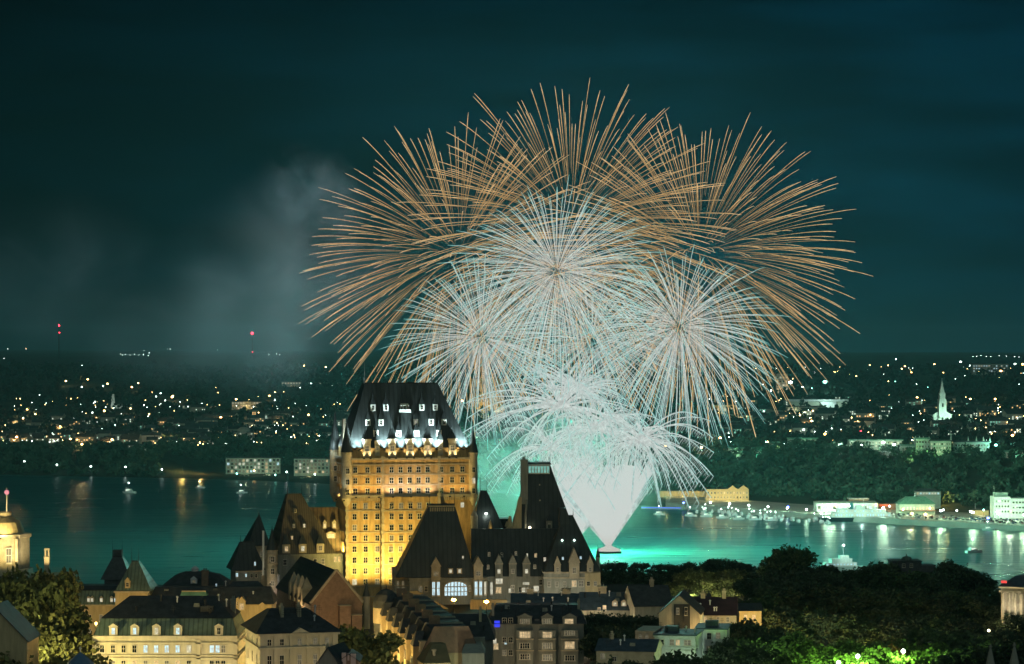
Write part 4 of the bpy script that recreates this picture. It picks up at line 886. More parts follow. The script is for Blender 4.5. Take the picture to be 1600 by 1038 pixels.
for px, d, z, p, l in ((1250, 640, wz(1030, 640), 4000, 'cool green park lamp left of the lit trees'), (1310, 615, wz(1036, 615), 4000, 'cool green park lamp low in the lit trees'), (1340, 618, wz(1026, 618), 4500, 'brightest cool green park lamp in the lit trees'), (1411, 622, wz(1018, 622), 4000, 'cool green park lamp beside the russet tree')):
    street_lamp(px, d, z, p, GRN, l, h=z-60, glow=1, r=.1)
    o = MB().lathe([(.05, -.5), (.45, -.25), (.5, 0), (.4, .3), (.05, .5)], 10).build('lamp_globe', emit('park lamp glass', (.8, 1, .75), 12), [x for x in COL.objects if x.get('label') == l][0], (0, -.3, z-60+.1))
for px, d, z, c in ((1175, 640, 64, (.6, 1, .3)), (1275, 640, 64, (.6, 1, .3)), (1225, 715, 63, (.8, 1, .7)), (1310, 715, 63, (.8, 1, .7)), (1460, 690, 63, (.8, 1, .7)), (1180, 700, 63, (.9, 1, .6)), (1345, 742, 66, (1, .7, .15)), (1382, 742, 66, (1, .7, .15)), (1360, 720, 64, (1, .7, .2)), (1290, 700, 64, (.8, .85, .4)), (1200, 690, 64, (.9, .8, .4)), (1420, 700, 64, (1, .85, .6)), (1545, 752, 66, (1, .85, .5)), (1110, 870, 64, (.8, .85, .5)), (1150, 862, 64, (.8, .85, .5)), (1080, 872, 64, (.8, .85, .5))):  # the leading green and cool ones are added to lighten the trees
    street_lamp(px, d, z, 1300, c, 'park path lamp among the dark trees, some added to lighten them', group='path lamps in the park', h=5)

# ------------------------------------------------------------------ far shore: woods
def clump_mesh(name, pts, n, m, seed, size):
    g = np.random.default_rng(seed); P = np.array(pts); k = len(P)
    c0 = np.repeat(P, n, 0); N_ = k*n
    u = g.normal(size=(N_, 3)); u /= np.linalg.norm(u, axis=1)[:, None]; u[:, 2] = np.abs(u[:, 2])*1.25-.25
    r = c0[:, 3:4]
    c = c0[:, :3] + u*r*np.array([1, 1, 1.1])*(.7+.35*g.random((N_, 1))) + np.array([0, 0, .55])*r
    a = g.normal(size=(N_, 3)); a /= np.linalg.norm(a, axis=1)[:, None]
    q = np.cross(a, g.normal(size=(N_, 3))); q /= np.linalg.norm(q, axis=1)[:, None]
    s = r*size*(.6+.8*g.random((N_, 1)))
    v = np.stack([c-a*s, c+q*s*.7, c+a*s, c-q*s*.7], 1).reshape(-1, 3)
    me = bpy.data.meshes.new(name); me.vertices.add(4*N_); me.vertices.foreach_set('co', v.ravel().astype(np.float32))
    me.loops.add(4*N_); me.loops.foreach_set('vertex_index', np.arange(4*N_, dtype=np.int32))
    me.polygons.add(N_); me.polygons.foreach_set('loop_start', np.arange(0, 4*N_, 4, dtype=np.int32)); me.polygons.foreach_set('loop_total', np.full(N_, 4, np.int32))
    me.materials.append(m); me.update(calc_edges=True); return me
pts = []
for i in range(2300):
    px = rnd.uniform(-120, 1750)
    if px < 250: u = rnd.uniform(8, 190)
    elif px < 620: u = rnd.uniform(210, 420)
    elif px < 960: u = rnd.uniform(130, 440)
    else: u = rnd.uniform(165, 400)
    d = shore(px)+u; pts.append((wx(px, d), d, land(px, u)-1, rnd.uniform(3.5, 7)))
tag(put(clump_mesh('bluff_woods', pts, 46, woodm, 5, .30), 'bluff_woods'), 'dark wooded bluff along the far river bank', kind='stuff')
pts = []
for i in range(3300):
    px = rnd.uniform(-150, 1780); u = 420 + 5200*rnd.random()**1.8
    d = shore(px)+u; pts.append((wx(px, d), d, land(px, u)-1.5, rnd.uniform(4, 8)*(1+u/6000)))
tag(put(clump_mesh('plateau_woods', pts, 26, woodfar, 6, .36), 'plateau_woods'), 'dark trees scattered through the far town', kind='stuff')

# ------------------------------------------------------------------ far shore: houses, lamps, blocks
fw = mat('far wall', (.34, .34, .28), .8, .2, .1, rnd_obj=.4); fr = mat('far roof', (.05, .055, .055), .8, .3, .1, rnd_obj=.4)
FW = [emit('far warm panes', (1, .6, .22), 1.6, False), emit('far white panes', (.85, 1, .8), 1.3, False), emit('far teal panes', (.35, .95, .7), .9, False)]
HP = []
for w in range(3):
    for s_ in range(2):
        b = MB(); lx, ly, hz_ = (13, 9, 6) if s_ == 0 else (24, 11, 8)
        b.box(-lx/2, lx/2, 0, ly, -3, hz_, 0).gable(-lx/2-.5, lx/2+.5, -.5, ly+.5, hz_, hz_+4, 'x', 1, 0).box(lx*.2, lx*.2+1, ly/2, ly/2+1, hz_+1, hz_+6, 1)
        n = 4 if s_ == 0 else 7
        for k in range(n):
            for z in ((1, 3.6) if s_ == 0 else (1, 3.4, 5.8)):
                if rnd.random() < .45:
                    x = -lx/2+lx*(k+.5)/n; b.face([(x-.75, -.08, z), (x+.75, -.08, z), (x+.75, -.08, z+1.5), (x-.75, -.08, z+1.5)], 2)
        HP.append(b.mesh('far_house', [fw, fr, FW[w]]))
ZONE = lambda px: 'on the left far hillside' if px < 330 else ('on the far bank behind the castle' if px < 760 else ('on the right far bluff' if px < 1290 else 'around the far church'))
WN = ('warm', 'white', 'green')
def far_house(px, py, kind, rot=None, sc=1.0):
    d, h = land_at(px, py)
    o = put(HP[kind], 'house', None, (wx(px, d), d, h), R(rnd.uniform(-25, 25)) if rot is None else R(rot), (sc, sc, sc))
    z = ZONE(px); nm = WN[kind//2]
    tag(o, ('small gabled house with %s lit windows %s' if kind % 2 == 0 else 'long two storey house with %s lit windows %s') % (nm, z), 'house', '%s %s houses %s' % (nm, 'small' if kind % 2 == 0 else 'long', z))
for i in range(95):
    far_house(rnd.uniform(0, 330), 655 + 42*rnd.random()**.6, rnd.choice((0, 0, 0, 1, 2, 4, 3)))
for i in range(55): far_house(rnd.uniform(300, 545), 640 + 48*rnd.random()**.6, rnd.choice((0, 2, 4, 5, 3, 1)))
for i in range(22): far_house(rnd.uniform(740, 1120), 668 + 30*rnd.random(), rnd.choice((0, 4, 2, 5)))
for i in range(100): far_house(rnd.uniform(1120, 1605), 622 + 64*rnd.random()**.7, rnd.choice((0, 0, 2, 4, 5, 3, 1)))
# lamps
LM = {'warm': emit('far warm lamp', (1, .6, .22), 22), 'white': emit('far white lamp', (.8, 1, .92), 20), 'orange': emit('far orange lamp', (1, .5, .15), 22), 'red': emit('red beacon lamp', (1, .03, .06), 14), 'blue': emit('blue lamp', (.12, .2, 1), 10), 'violet': emit('violet lamp', (.45, .2, 1), 10), 'teal': emit('teal lamp', (.3, 1, .8), 12)}
def globe(r, m):
    b = MB().lathe([(r*.05, 6.2-r), (r*.8, 6.2-r*.6), (r, 6.2), (r*.8, 6.2+r*.6), (r*.05, 6.2+r)], 7, 0, 0, 0)
    b.tube((0, 0, 0), (0, 0, 6.2-r), .15, .1, 4, 1); return b.mesh('far_lamp', [m, metal_d])
LG = {k: globe(.8, m) for k, m in LM.items()}
def far_lamp(px, py, k, sc=1.0, at=None):
    d, h = at or land_at(px, py+2)
    s = max(.9, d/3600)*sc
    o = put(LG[k], 'street_lamp', None, (wx(px, d), d, h-.3), 0, (s, s, max(1, s*.7)))
    z = ZONE(px); tag(o, '%s street lamp glowing %s' % (k, z), 'street lamp', '%s street lamps %s' % (k, z))
    if at is None and sc >= 1.4 and py > 590: lamp('POINT', (wx(px, d), d-3*s, h+5.5*s), 3600*sc*sc, {'warm': (1, .68, .32), 'orange': (1, .58, .22), 'white': (.8, 1, .9), 'teal': (.3, 1, .8)}.get(k, (1, .2, .4)), None, .8)
    return o
for px, py, k, s in ((103, 601, 'warm', 1.5), (137, 599, 'orange', 1.6), (168, 605, 'warm', 1.4), (161, 608, 'white', 1.2), (206, 611, 'orange', 1.5), (216, 603, 'warm', 1.2), (237, 617, 'warm', 1.3), (251, 618, 'white', 1), (77, 617, 'white', 1), (128, 609, 'white', 1.1), (111, 627, 'warm', 1.2), (156, 648, 'orange', 1.5), (163, 650, 'orange', 1.8), (204, 644, 'warm', 1.5), (233, 652, 'orange', 1.2), (274, 664, 'orange', 1.7), (43, 646, 'warm', 1.6), (25, 668, 'orange', 2), (20, 666, 'orange', 1.7), (55, 654, 'warm', 1.5), (36, 662, 'warm', 1.6), (8, 672, 'warm', 1.7), (94, 674, 'orange', 1.7), (110, 693, 'orange', 1.8), (26, 691, 'orange', 2), (5, 697, 'warm', 1.9), (65, 681, 'warm', 1.5), (154, 676, 'warm', 1.4), (128, 701, 'warm', 1.7), (175, 695, 'orange', 2), (251, 688, 'orange', 1.9), (262, 691, 'orange', 1.5), (297, 688, 'warm', 1.7), (269, 628, 'warm', 1.9), (270, 624, 'warm', 1.4), (345, 660, 'orange', 1.9), (369, 630, 'warm', 1.6), (421, 624, 'orange', 1.5), (423, 640, 'warm', 1.4), (437, 662, 'orange', 1.6), (432, 667, 'warm', 1.4), (468, 648, 'warm', 1.4), (482, 655, 'orange', 1.7), (512, 673, 'orange', 1.5), (475, 578, 'warm', 1.2), (509, 580, 'warm', 1.2), (520, 605, 'white', 1), (497, 677, 'warm', 1.3), (295, 660, 'white', 1.2), (380, 672, 'warm', 1.4)):
    far_lamp(px, py, k, s)
for px, py, k, s in ((1359, 574, 'warm', 1), (1388, 575, 'warm', 1.1), (1400, 566, 'white', 1.1), (1414, 578, 'orange', 1.3), (1409, 583, 'warm', 1.1), (1437, 578, 'orange', 1.3), (1460, 575, 'warm', 1.2), (1424, 587, 'orange', 1.2), (1491, 581, 'orange', 1.8), (1501, 574, 'white', 1.8), (1516, 578, 'white', 1.5), (1564, 588, 'orange', 1.8), (1586, 577, 'white', 1.7), (1598, 578, 'orange', 2), (1474, 586, 'orange', 1), (1529, 587, 'warm', 1), (1338, 595, 'warm', 1), (1341, 599, 'warm', 1), (1388, 600, 'warm', 1), (1433, 627, 'orange', 1.6), (1445, 630, 'warm', 1), (1516, 630, 'orange', 1.7), (1555, 630, 'orange', 1.7), (1308, 666, 'orange', 1.3), (1339, 667, 'orange', 1.5), (1345, 681, 'red', 1.3), (1410, 665, 'orange', 1.6), (1470, 676, 'orange', 2), (1566, 675, 'violet', 1.3), (1289, 689, 'orange', 2), (1582, 690, 'orange', 2), (1556, 706, 'teal', 2), (1312, 704, 'white', 1.5), (1346, 705, 'white', 1.2), (1330, 706, 'white', 1.1), (1380, 703, 'white', 2.2), (1397, 704, 'white', 1.8), (1435, 704, 'warm', 2), (1268, 666, 'orange', 1.8), (1233, 688, 'orange', 1.5), (1220, 612, 'white', 3.4), (1235, 612, 'white', 3.2), (1254, 614, 'white', 2), (1289, 612, 'teal', 3.4), (1205, 616, 'white', 1.5), (1148, 645, 'orange', 1.5), (1142, 640, 'orange', 1.2), (1158, 662, 'warm', 1.6), (1125, 694, 'warm', 2), (1096, 707, 'warm', 1.5), (722, 634, 'orange', 1.9), (1040, 705, 'warm', 1.3), (1500, 655, 'warm', 1.2), (1442, 655, 'warm', 1.2), (1280, 648, 'white', 1.2), (1250, 655, 'warm', 1.2)):
    far_lamp(px, py, k, s)
for i in range(34):
    far_lamp(rnd.uniform(5, 330), rnd.uniform(618, 698), rnd.choice(('warm', 'white', 'white', 'orange')), rnd.uniform(.5, 1.0))
for i in range(22): far_lamp(rnd.uniform(330, 540), rnd.uniform(600, 690), rnd.choice(('warm', 'white', 'white', 'orange')), rnd.uniform(.5, 1.0))
for i in range(46): far_lamp(rnd.uniform(1130, 1600), rnd.uniform(600, 700), rnd.choice(('warm', 'white', 'teal', 'orange')), rnd.uniform(.5, 1.1))
for px, py in ((12, 538), (40, 536), (6, 558), (188, 551), (191, 553), (196, 552), (203, 553), (210, 552), (217, 553), (224, 552), (232, 554), (233, 550), (225, 546), (262, 540), (266, 542), (340, 540), (128, 571), (1520, 555), (1526, 555), (1533, 554), (1541, 555), (1548, 555), (1561, 554), (1572, 555), (1585, 555), (1592, 556), (420, 552), (432, 551), (437, 553)):
    far_lamp(px, py+2.5, 'white', .42)
far_lamp(41, 539, 'orange', .6)
for key, n_, mm in (('warm', 330, LM['warm']), ('white', 300, LM['white'])):
    b = MB()
    for i in range(n_):
        if rnd.random() < .6: cx_ = rnd.choice((30, 90, 150, 230, 290, 330, 420, 470, 520)); px = cx_+rnd.gauss(0, 26); py = min(700, max(600, rnd.choice((640, 660, 678, 690, 698))+rnd.gauss(0, 7)))
        else: px = rnd.choice((1150, 1215, 1260, 1310, 1400, 1440, 1500, 1560, 1590))+rnd.gauss(0, 22); py = min(702, max(578, rnd.choice((600, 632, 655, 676, 690, 578))+rnd.gauss(0, 7)))
        d, h = land_at(px, py); r = .42*max(1, d/4000)*rnd.uniform(.7, 1.3); zz = h+rnd.uniform(3, 7)
        b.lathe([(.05, zz-r), (r, zz), (.05, zz+r)], 5, wx(px, d), d)
    tag(b.build('town_lights', mm), 'tiny %s lights sprinkled through the far town' % key, kind='stuff')
# shoreline lamps on the left bank and their reflections
for px, py in ((38, 727), (89, 733), (142, 735), (196, 737), (253, 741)): far_lamp(px, py, 'white', 1.3)
for px, py, k in ((370, 747, 'teal'), (430, 749, 'teal'), (492, 748, 'white'), (448, 744, 'white'), (397, 742, 'warm'), (480, 742, 'warm')): far_lamp(px, py, k, 1.1)
# red beacon masts
for px, py0, py1, l, reds in ((394, 556, 521, 'tall mast with two red beacon lights behind the smoke', (521, 550)), (92, 566, 508, 'thin distant mast with small red beacons', (508, 509.5, 520))):
    d, h = land_at(px, 562); o = empty('radio_mast', (wx(px, d), d, h), 0, l, 'mast')
    z1 = wz(py1, d)-h; s_ = d/3600
    MB().tube((0, 0, -5), (0, 0, z1), .9*s_, .35*s_, 6).build('mast', metal_d, o)
    for i, py in enumerate(reds): MB().lathe([(.1, -1.2*s_), (1.1*s_, -.5*s_), (1.2*s_, 0), (1.1*s_, .5*s_), (.1, 1.2*s_)], 10).build('beacon', LM['red'], o, (0.4*s_*i, 0, wz(py, d)-h)).scale = (1.5, 1.5, 1.5) if px > 200 and i == 0 else (.7, .7, .7)
# yellow lit hillock road on the left peninsula
fl = empty('floodlight_mast', (wx(285, shore(285)+60), shore(285)+60, land(285, 60)), 0, 'floodlight mast over the yellow lit slope on the left bank', 'street lamp'); MB().tube((0, 0, 0), (0, 0, 9), .2, .15, 6).build('post', metal_d, fl); lamp('POINT', (0, -2, 9), 11000, (1, .72, .2), fl, .5)
lamp('POINT', (22, -8, 5), 5000, (1, .6, .15), fl, .5)

class Far(Bld):
    def __init__(s, name, label, cat, px, py, rot=0, zlift=0):
        d, h = land_at(px, py); Bld.__init__(s, name, label, cat, px, d, HY+(HC-h)*F/d, rot)
def block(name, label, cat, px, py, x0, x1, pyt, depth, mw, mr, xs, ys, w, h, pat, rot=0, suf='', roofm=None):
    q = Far(name, label, cat, px, py, rot); q.part('wall', MB().box(q.X(x0), q.X(x1), 0, depth, -6, q.Z(pyt)), mw)
    q.part('roof', MB().box(q.X(x0)-.5, q.X(x1)+.5, -.5, depth+.5, q.Z(pyt)+.02, q.Z(pyt)+1.0), mr)
    for py_ in ys:
        for x in xs: q.win(x, py_, w, h, pick(pat)+suf)
    return q
def fl_area(q, x0, x1, py, power, col, y=-14):
    lamp('POINT', (q.X((x0+x1)/2), y, q.Z(py)+2), power, col, q.o, 1)
glassb = mat('pale green wall', (.36, .42, .34), .7, .2, .2)
a1 = block('apartment_block', 'long four storey lit apartment block by the left bank', 'building', 395, 741, 353, 438, 716, 16, glassb, fr, np.linspace(357, 434, 14), (719.5, 725, 730.5, 736.5), 4.2, 4, 'hdcmdwdm', 4)
fl_area(a1, 370, 400, 742, 2500, (.8, 1, .6), -18); fl_area(a1, 410, 430, 742, 2500, (.9, 1, .6), -18)
a2 = block('apartment_block', 'shorter lit apartment block half hidden by the golden tower', 'building', 490, 744, 459, 520, 717, 16, glassb, fr, np.linspace(463, 517, 10), (720.5, 726, 731.5, 737.5), 4.2, 4, 'hwmdm', -3)
fl_area(a2, 470, 500, 744, 2500, (1, .85, .4), -16)
a3 = block('apartment_tower', 'golden floodlit apartment tower behind the sparks', 'building', 762, 645, 733, 788, 592, 24, stone_y, fr, np.linspace(738, 784, 9), (599, 606, 613, 620, 627, 634, 641), 3, 3.6, 'dddm', 0)
fl_area(a3, 745, 760, 645, 22000, (1, .6, .12), -20); fl_area(a3, 770, 785, 645, 14000, (1, .6, .12), -20)
a4 = block('warehouse', 'pale long warehouse on the right far hill under the sparks', 'building', 1135, 648, 1113, 1152, 633, 30, stone_y, fr, np.linspace(1117, 1149, 7), (640,), 3, 4, 'mh'); fl_area(a4, 1125, 1140, 648, 9000, (1, .8, .35))
a5 = block('school', 'long pale green lit building with many windows at the left of the bluff complex', 'building', 1380, 703, 1327, 1411, 688.5, 14, glassb, green_v, np.linspace(1330, 1408, 17), (692, 697), 2.6, 3, 'ddmh', 0); fl_area(a5, 1340, 1360, 706, 6000, (.4, 1, .45)); fl_area(a5, 1385, 1400, 706, 8000, (.4, 1, .45))
a6 = block('college', 'tall green lit college building with corner finials on the bluff', 'building', 1450, 714, 1431, 1453, 686, 14, glassb, green_v, np.linspace(1433, 1451, 5), (691, 698, 705, 711), 2.4, 3.4, 'ddm', 0); fl_area(a6, 1440, 1445, 714, 9000, (.45, 1, .35))
for px in (1431, 1437, 1443, 1452): a6.part('finial', MB().tube((a6.X(px), 1, a6.Z(686)), (a6.X(px), 1, a6.Z(681.5)), .8, .2, 6), glassb)
a6b = block('college_annex', 'boxy green lit annex left of the finialed college', 'building', 1418, 714, 1408, 1430, 696.5, 10, glassb, green_v, np.linspace(1411, 1428, 6), (702, 709), 2, 5, 'dmm'); fl_area(a6b, 1415, 1425, 714, 5000, (.5, 1, .35))
a7 = block('college_wing', 'wide green lit college wing with a central cross finial', 'building', 1468, 714, 1454, 1486, 689.5, 14, glassb, fr, np.linspace(1456, 1484, 8), (694, 700, 706), 2.4, 3.2, 'ddmh'); fl_area(a7, 1460, 1475, 714, 7000, (.45, 1, .4))
a7.part('cross_finial', MB().tube((a7.X(1487), 4, a7.Z(689)), (a7.X(1487), 4, a7.Z(676)), 1.0, .3, 6).box(a7.X(1485), a7.X(1489), 3.7, 4.3, a7.Z(679.5), a7.Z(678.3)), glassb)
a8 = block('convent', 'pale convent wing with pinnacled gable right of the college', 'building', 1515, 708, 1490, 1546, 691, 14, glassb, fr, np.linspace(1494, 1543, 12), (696, 702), 2.4, 3, 'ddm'); fl_area(a8, 1500, 1520, 708, 6000, (.4, 1, .6)); fl_area(a8, 1525, 1540, 708, 4000, (.6, 1, .9))
for px in (1513, 1526, 1537, 1547): a8.part('pinnacle', MB().frustum((a8.X(px)-1, a8.X(px)+1, 0, 2), a8.Z(692), (a8.X(px)-.1, a8.X(px)+.1, .9, 1.1), a8.Z(682)), glassb)
ch = Far('church', 'floodlit pale green church with a tall slender steeple', 'church', 1472, 662, 8)
ch.part('nave', MB().box(ch.X(1458), ch.X(1487), 0, 45, -4, ch.Z(648)).gable(ch.X(1457), ch.X(1488), -.2, 45, ch.Z(648), ch.Z(640), 'y', 1, 0), [white_w, fr])
ch.part('steeple', MB().box(ch.X(1466), ch.X(1478), -3, 4, -4, ch.Z(624)).box(ch.X(1467.5), ch.X(1476.5), -2, 3, ch.Z(624), ch.Z(614)).frustum((ch.X(1468.3), ch.X(1475.7), -1.5, 2.5), ch.Z(614), (ch.X(1471.8), ch.X(1472.2), .4, .6), ch.Z(594)), white_w)
ch.part('cross', MB().box(ch.X(1472)-.3, ch.X(1472)+.3, .3, .7, ch.Z(595), ch.Z(591)), metal_w)
for px in (1463, 1472, 1481): ch.win(px, 655, 2.4, 5, 'dark', -3.02 if px == 1472 else 0)
ch.win(1472, 633, 3, 6, 'dark', -3.02)
lamp('POINT', (ch.X(1490), -22, 8), 24000, (.55, 1, .75), ch.o, 1); lamp('POINT', (ch.X(1470), -25, 5), 26000, (.55, 1, .75), ch.o, 1)
c2 = Far('church', 'faint grey distant church with a tapering steeple on the left hill', 'church', 176, 638); c2.part('nave', MB().box(c2.X(178), c2.X(204), 0, 20, -4, c2.Z(632)), white_w); c2.part('steeple', MB().frustum((c2.X(172), c2.X(180), 0, 8), -4, (c2.X(175), c2.X(178), 3, 5), c2.Z(616)), white_w); lamp('POINT', (c2.X(175), -18, 8), 4500, (.8, 1, .9), c2.o, 1)
st = Far('stadium', 'white lit sports hall with a long flat roof on the right hill', 'building', 1275, 640); st.part('roof', MB().box(st.X(1232), st.X(1326), 0, 30, st.Z(627.5), st.Z(624.5)), metal_w); st.part('wall', MB().box(st.X(1234), st.X(1324), 2, 28, -4, st.Z(628)), fw); st.part('pier', MB().frustum((st.X(1286), st.X(1302), -2, 2), st.Z(640), (st.X(1281), st.X(1307), -2, 2), st.Z(628)), metal_w)
lamp('POINT', (st.X(1290), -22, st.Z(630)), 30000, (.6, 1, .85), st.o, 1)
hb = block('hotel', 'pale lit long flat block on the far right horizon', 'building', 1547, 584, 1519, 1576, 569, 30, fw, fr, np.linspace(1522, 1573, 14), (572, 576, 580), 2.4, 1.6, 'hcd')
ob = block('office_block', 'square tower block with lit rows of windows above the white lamps', 'building', 1221, 618, 1213, 1231, 584, 24, fw, fr, np.linspace(1215, 1229, 4), (590, 596, 602, 608), 3, 2.6, 'wwhd'); fl_area(ob, 1218, 1226, 618, 12000, (1, .7, .4))
mid = block('hospital', 'wide pale building in front of the white sports hall', 'building', 1250, 650, 1230, 1290, 636, 20, fw, fr, np.linspace(1233, 1287, 12), (640, 645), 2.6, 2.6, 'hdmw'); fl_area(mid, 1240, 1260, 650, 9000, (.9, 1, .6))
for px, py, x0, x1, pt, l, c in ((1262, 699, 1232, 1278, 686, 'green lit apartment house with rows of windows on the bluff edge', (.4, 1, .55)), (1211, 701, 1203, 1218, 692, 'small yellow green lit house on the bluff edge', (.7, 1, .4)), (1184, 714, 1175, 1195, 704, 'teal lit villa with a peaked roof at the bluff edge', (.2, 1, .65)), (1150, 708, 1139, 1161, 701, 'dim pale villa at the bluff edge under gold sparks', (.5, 1, .6)), (1315, 676, 1308, 1330, 671, 'pale green long house left of the red lamp', (.5, 1, .7)), (1582, 716, 1572, 1600, 706, 'green lit long house at the right end of the bluff', (.4, 1, .7)), (780, 655, 740, 800, 648, 'long low building below the golden tower block', (1, .7, .2))):
    q = block('villa', l, 'building', px, py, x0, x1, pt, 12, glassb, green_v, np.linspace(x0+2, x1-2, max(3, int((x1-x0)/4))), np.arange(pt+3, py-1, 4.5), 2.2, 2.6, 'hdmm')
    if 'peaked' in l: q.part('gable', MB().gable(q.X(x0), q.X(x1), 0, 12, q.Z(pt)+1, q.Z(pt-5), 'x', 0, 1), [green_v, glassb])
    fl_area(q, x0, x1, py, 6000, c)
for px, py, x0, x1, pt, l in ((305, 696, 272, 335, 691, 'string lit marquee row on the left bank'), (470, 688, 415, 468, 680, 'low pale green works on the bank behind the castle'), (440, 605, 440, 470, 597, 'distant housing block with white windows'), (500, 604, 478, 535, 598, 'distant housing block with amber windows'), (350, 640, 285, 350, 634, 'long low pale building on the left hill'), (395, 640, 362, 408, 628, 'yellow lit flats on the left hill'), (145, 700, 125, 150, 693, 'yellow fronted arcade near the left bank'), (213, 704, 200, 228, 696, 'dim teal hall near the left bank'), (425, 688, 365, 395, 676, 'grey domed hall near the bank'), (95, 676, 88, 102, 668, 'small orange lit house on the left hillside')):
    q = block('hall', l, 'building', (x0+x1)/2, py, x0, x1, pt, 14, fw, fr, np.linspace(x0+2, x1-2, max(3, int((x1-x0)/4))), np.arange(pt+2, py-.5, 4), 2.2, 2.2, 'hwhmd')
    if 'dome' in l: q.part('dome', MB().lathe([(9, q.Z(pt)), (8, q.Z(pt)+4), (4, q.Z(pt)+6.5), (.2, q.Z(pt)+7)], 14, 0, 7), fw)
    if 'orange' in l or 'yellow' in l: fl_area(q, x0, x1, py, 7000, (1, .65, .2), -10)
# right waterfront
def quay_d(px): return shore(px)
b = MB()
Lq = [(px, quay_d(px)-6) for px in (1040, 1120, 1200, 1280, 1360, 1440, 1520, 1600, 1700)]
for (p0, d0), (p1, d1) in zip(Lq, Lq[1:]):
    x0, x1 = wx(p0, d0), wx(p1, d1); D_ = 120
    i = len(b.v); b.v += [(x0, d0, -2), (x1, d1, -2), (x1, d1, 4.6), (x0, d0, 4.6), (wx(p0, d0+D_), d0+D_, 5.4), (wx(p1, d1+D_), d1+D_, 5.4)]
    b.f += [(i, i+1, i+2, i+3), (i+3, i+2, i+5, i+4)]; b.m += [0, 0]
tag(b.build('quay', quaym), kind='structure')
def Sh(name, label, cat, px, off, rot=0, z=5.0):
    d = shore(px)+off; return Bld(name, label, cat, px, d, HY+(HC-z)*F/d, rot)
s1 = Sh('ferry_terminal', 'ferry terminal with a broad green hipped roof and lit colonnade', 'building', 1432, 60)
zr = lambda q, px_h: px_h*q.k
s1.part('wall', MB().box(s1.X(1405), s1.X(1461), 0, 20, -1, 16*s1.k), glassb); s1.part('roof', MB().frustum((s1.X(1403), s1.X(1463), -1.5, 21.5), 16*s1.k, (s1.X(1418), s1.X(1448), 8, 12), 27*s1.k), green_v); s1.part('cupola', MB().tube((s1.X(1432), 10, 26*s1.k), (s1.X(1432), 10, 33*s1.k), .8, .15, 6), metal_w)
for k in range(11): put(WIN['warm' if k > 4 else 'white'], 'window', s1.o, (s1.X(1408+k*5), 0, 9*s1.k), 0, (3*s1.k, 1, 6*s1.k))
s1.part('canopy', MB().box(s1.X(1405), s1.X(1461), -6, 0, 6*s1.k, 7*s1.k), brownb)
lamp('POINT', (s1.X(1420), -14, 5), 9000, (.75, 1, .55), s1.o, 1); lamp('POINT', (s1.X(1446), -12, 5), 7000, (1, .8, .45), s1.o, 1)
s2 = Sh('warehouse', 'long white quay shed glowing pale green', 'building', 1320, 50); s2.part('wall', MB().box(s2.X(1276), s2.X(1372), 0, 24, -1, 13*s2.k), white_w); s2.part('roof', MB().frustum((s2.X(1275), s2.X(1373), -.6, 24.6), 13*s2.k+.02, (s2.X(1278), s2.X(1370), 8, 16), 15*s2.k), glassb)
for k in range(12): put(WIN['cool' if k % 3 else 'dark'], 'window', s2.o, (s2.X(1280+k*8), 0, 6*s2.k), 0, (5*s2.k, 1, 5*s2.k))
for px in (1290, 1320, 1350): lamp('POINT', (s2.X(px), -16, 4), 9000, (.65, 1, .75), s2.o, 1)
s3 = Sh('station_building', 'white four storey quay building with dark square windows at the right edge', 'building', 1580, 70); s3.part('wall', MB().box(s3.X(1553), s3.X(1579), 0, 18, -1, 34*s3.k).box(s3.X(1579), s3.X(1610), 1, 18, -1, 31*s3.k), white_w); s3.part('penthouse', MB().box(s3.X(1556), s3.X(1576), 4, 14, 34*s3.k, 40*s3.k).tube((s3.X(1555), 5, 34*s3.k), (s3.X(1555), 5, 50*s3.k), .3, .1, 5), glassb)
for r in range(3):
    for k in range(5): put(WIN['dark'], 'window', s3.o, (s3.X(1557+k*4.6), 0, (27-r*8)*s3.k), 0, (2.8*s3.k, 1, 3.4*s3.k))
    for k in range(4): put(WIN['dark'], 'window', s3.o, (s3.X(1584+k*5), 1, (25-r*8)*s3.k), 0, (3.4*s3.k, 1, 3*s3.k))
lamp('POINT', (s3.X(1570), -22, 6), 15000, (.75, 1, .7), s3.o, 1); lamp('POINT', (s3.X(1595), -22, 6), 12000, (.75, 1, .7), s3.o, 1)
s4 = Sh('waterfront_hotel', 'old stone warehouse row with golden lit gables at the foot of the bluff', 'building', 1135, 95); s4.part('wall', MB().box(s4.X(1103), s4.X(1170), 0, 16, -1, 18*s4.k), stone_y)
for x0, x1 in ((1104, 1120), (1121, 1136), (1137, 1152), (1153, 1170)): s4.part('roof', MB().gable(s4.X(x0), s4.X(x1), -.4, 16.4, 18*s4.k, (24 if x0 > 1130 else 20)*s4.k, 'x' if x0 < 1130 else 'y', 0, 1), [fr, stone_y])
for k in range(13):
    for r in (5, 12): put(WIN[pick('dmmw')], 'window', s4.o, (s4.X(1107+k*5), 0, r*s4.k), 0, (2.4*s4.k, 1, 3.4*s4.k))
for px in (1112, 1135, 1158): lamp('POINT', (s4.X(px), -12, 4), 5500, (1, .75, .28), s4.o, 1)
s5 = Sh('low_shed', 'long low yellow lit shed along the bank behind the breakwater', 'building', 1060, 110); s5.part('wall', MB().box(s5.X(1030), s5.X(1102), 0, 12, -1, 8*s5.k), stone_y); s5.part('roof', MB().box(s5.X(1029), s5.X(1103), -.6, 12.6, 8*s5.k, 9*s5.k), fr)
for px in (1040, 1065, 1090): lamp('POINT', (s5.X(px), -12, 4), 3500, (1, .72, .22), s5.o, 1)
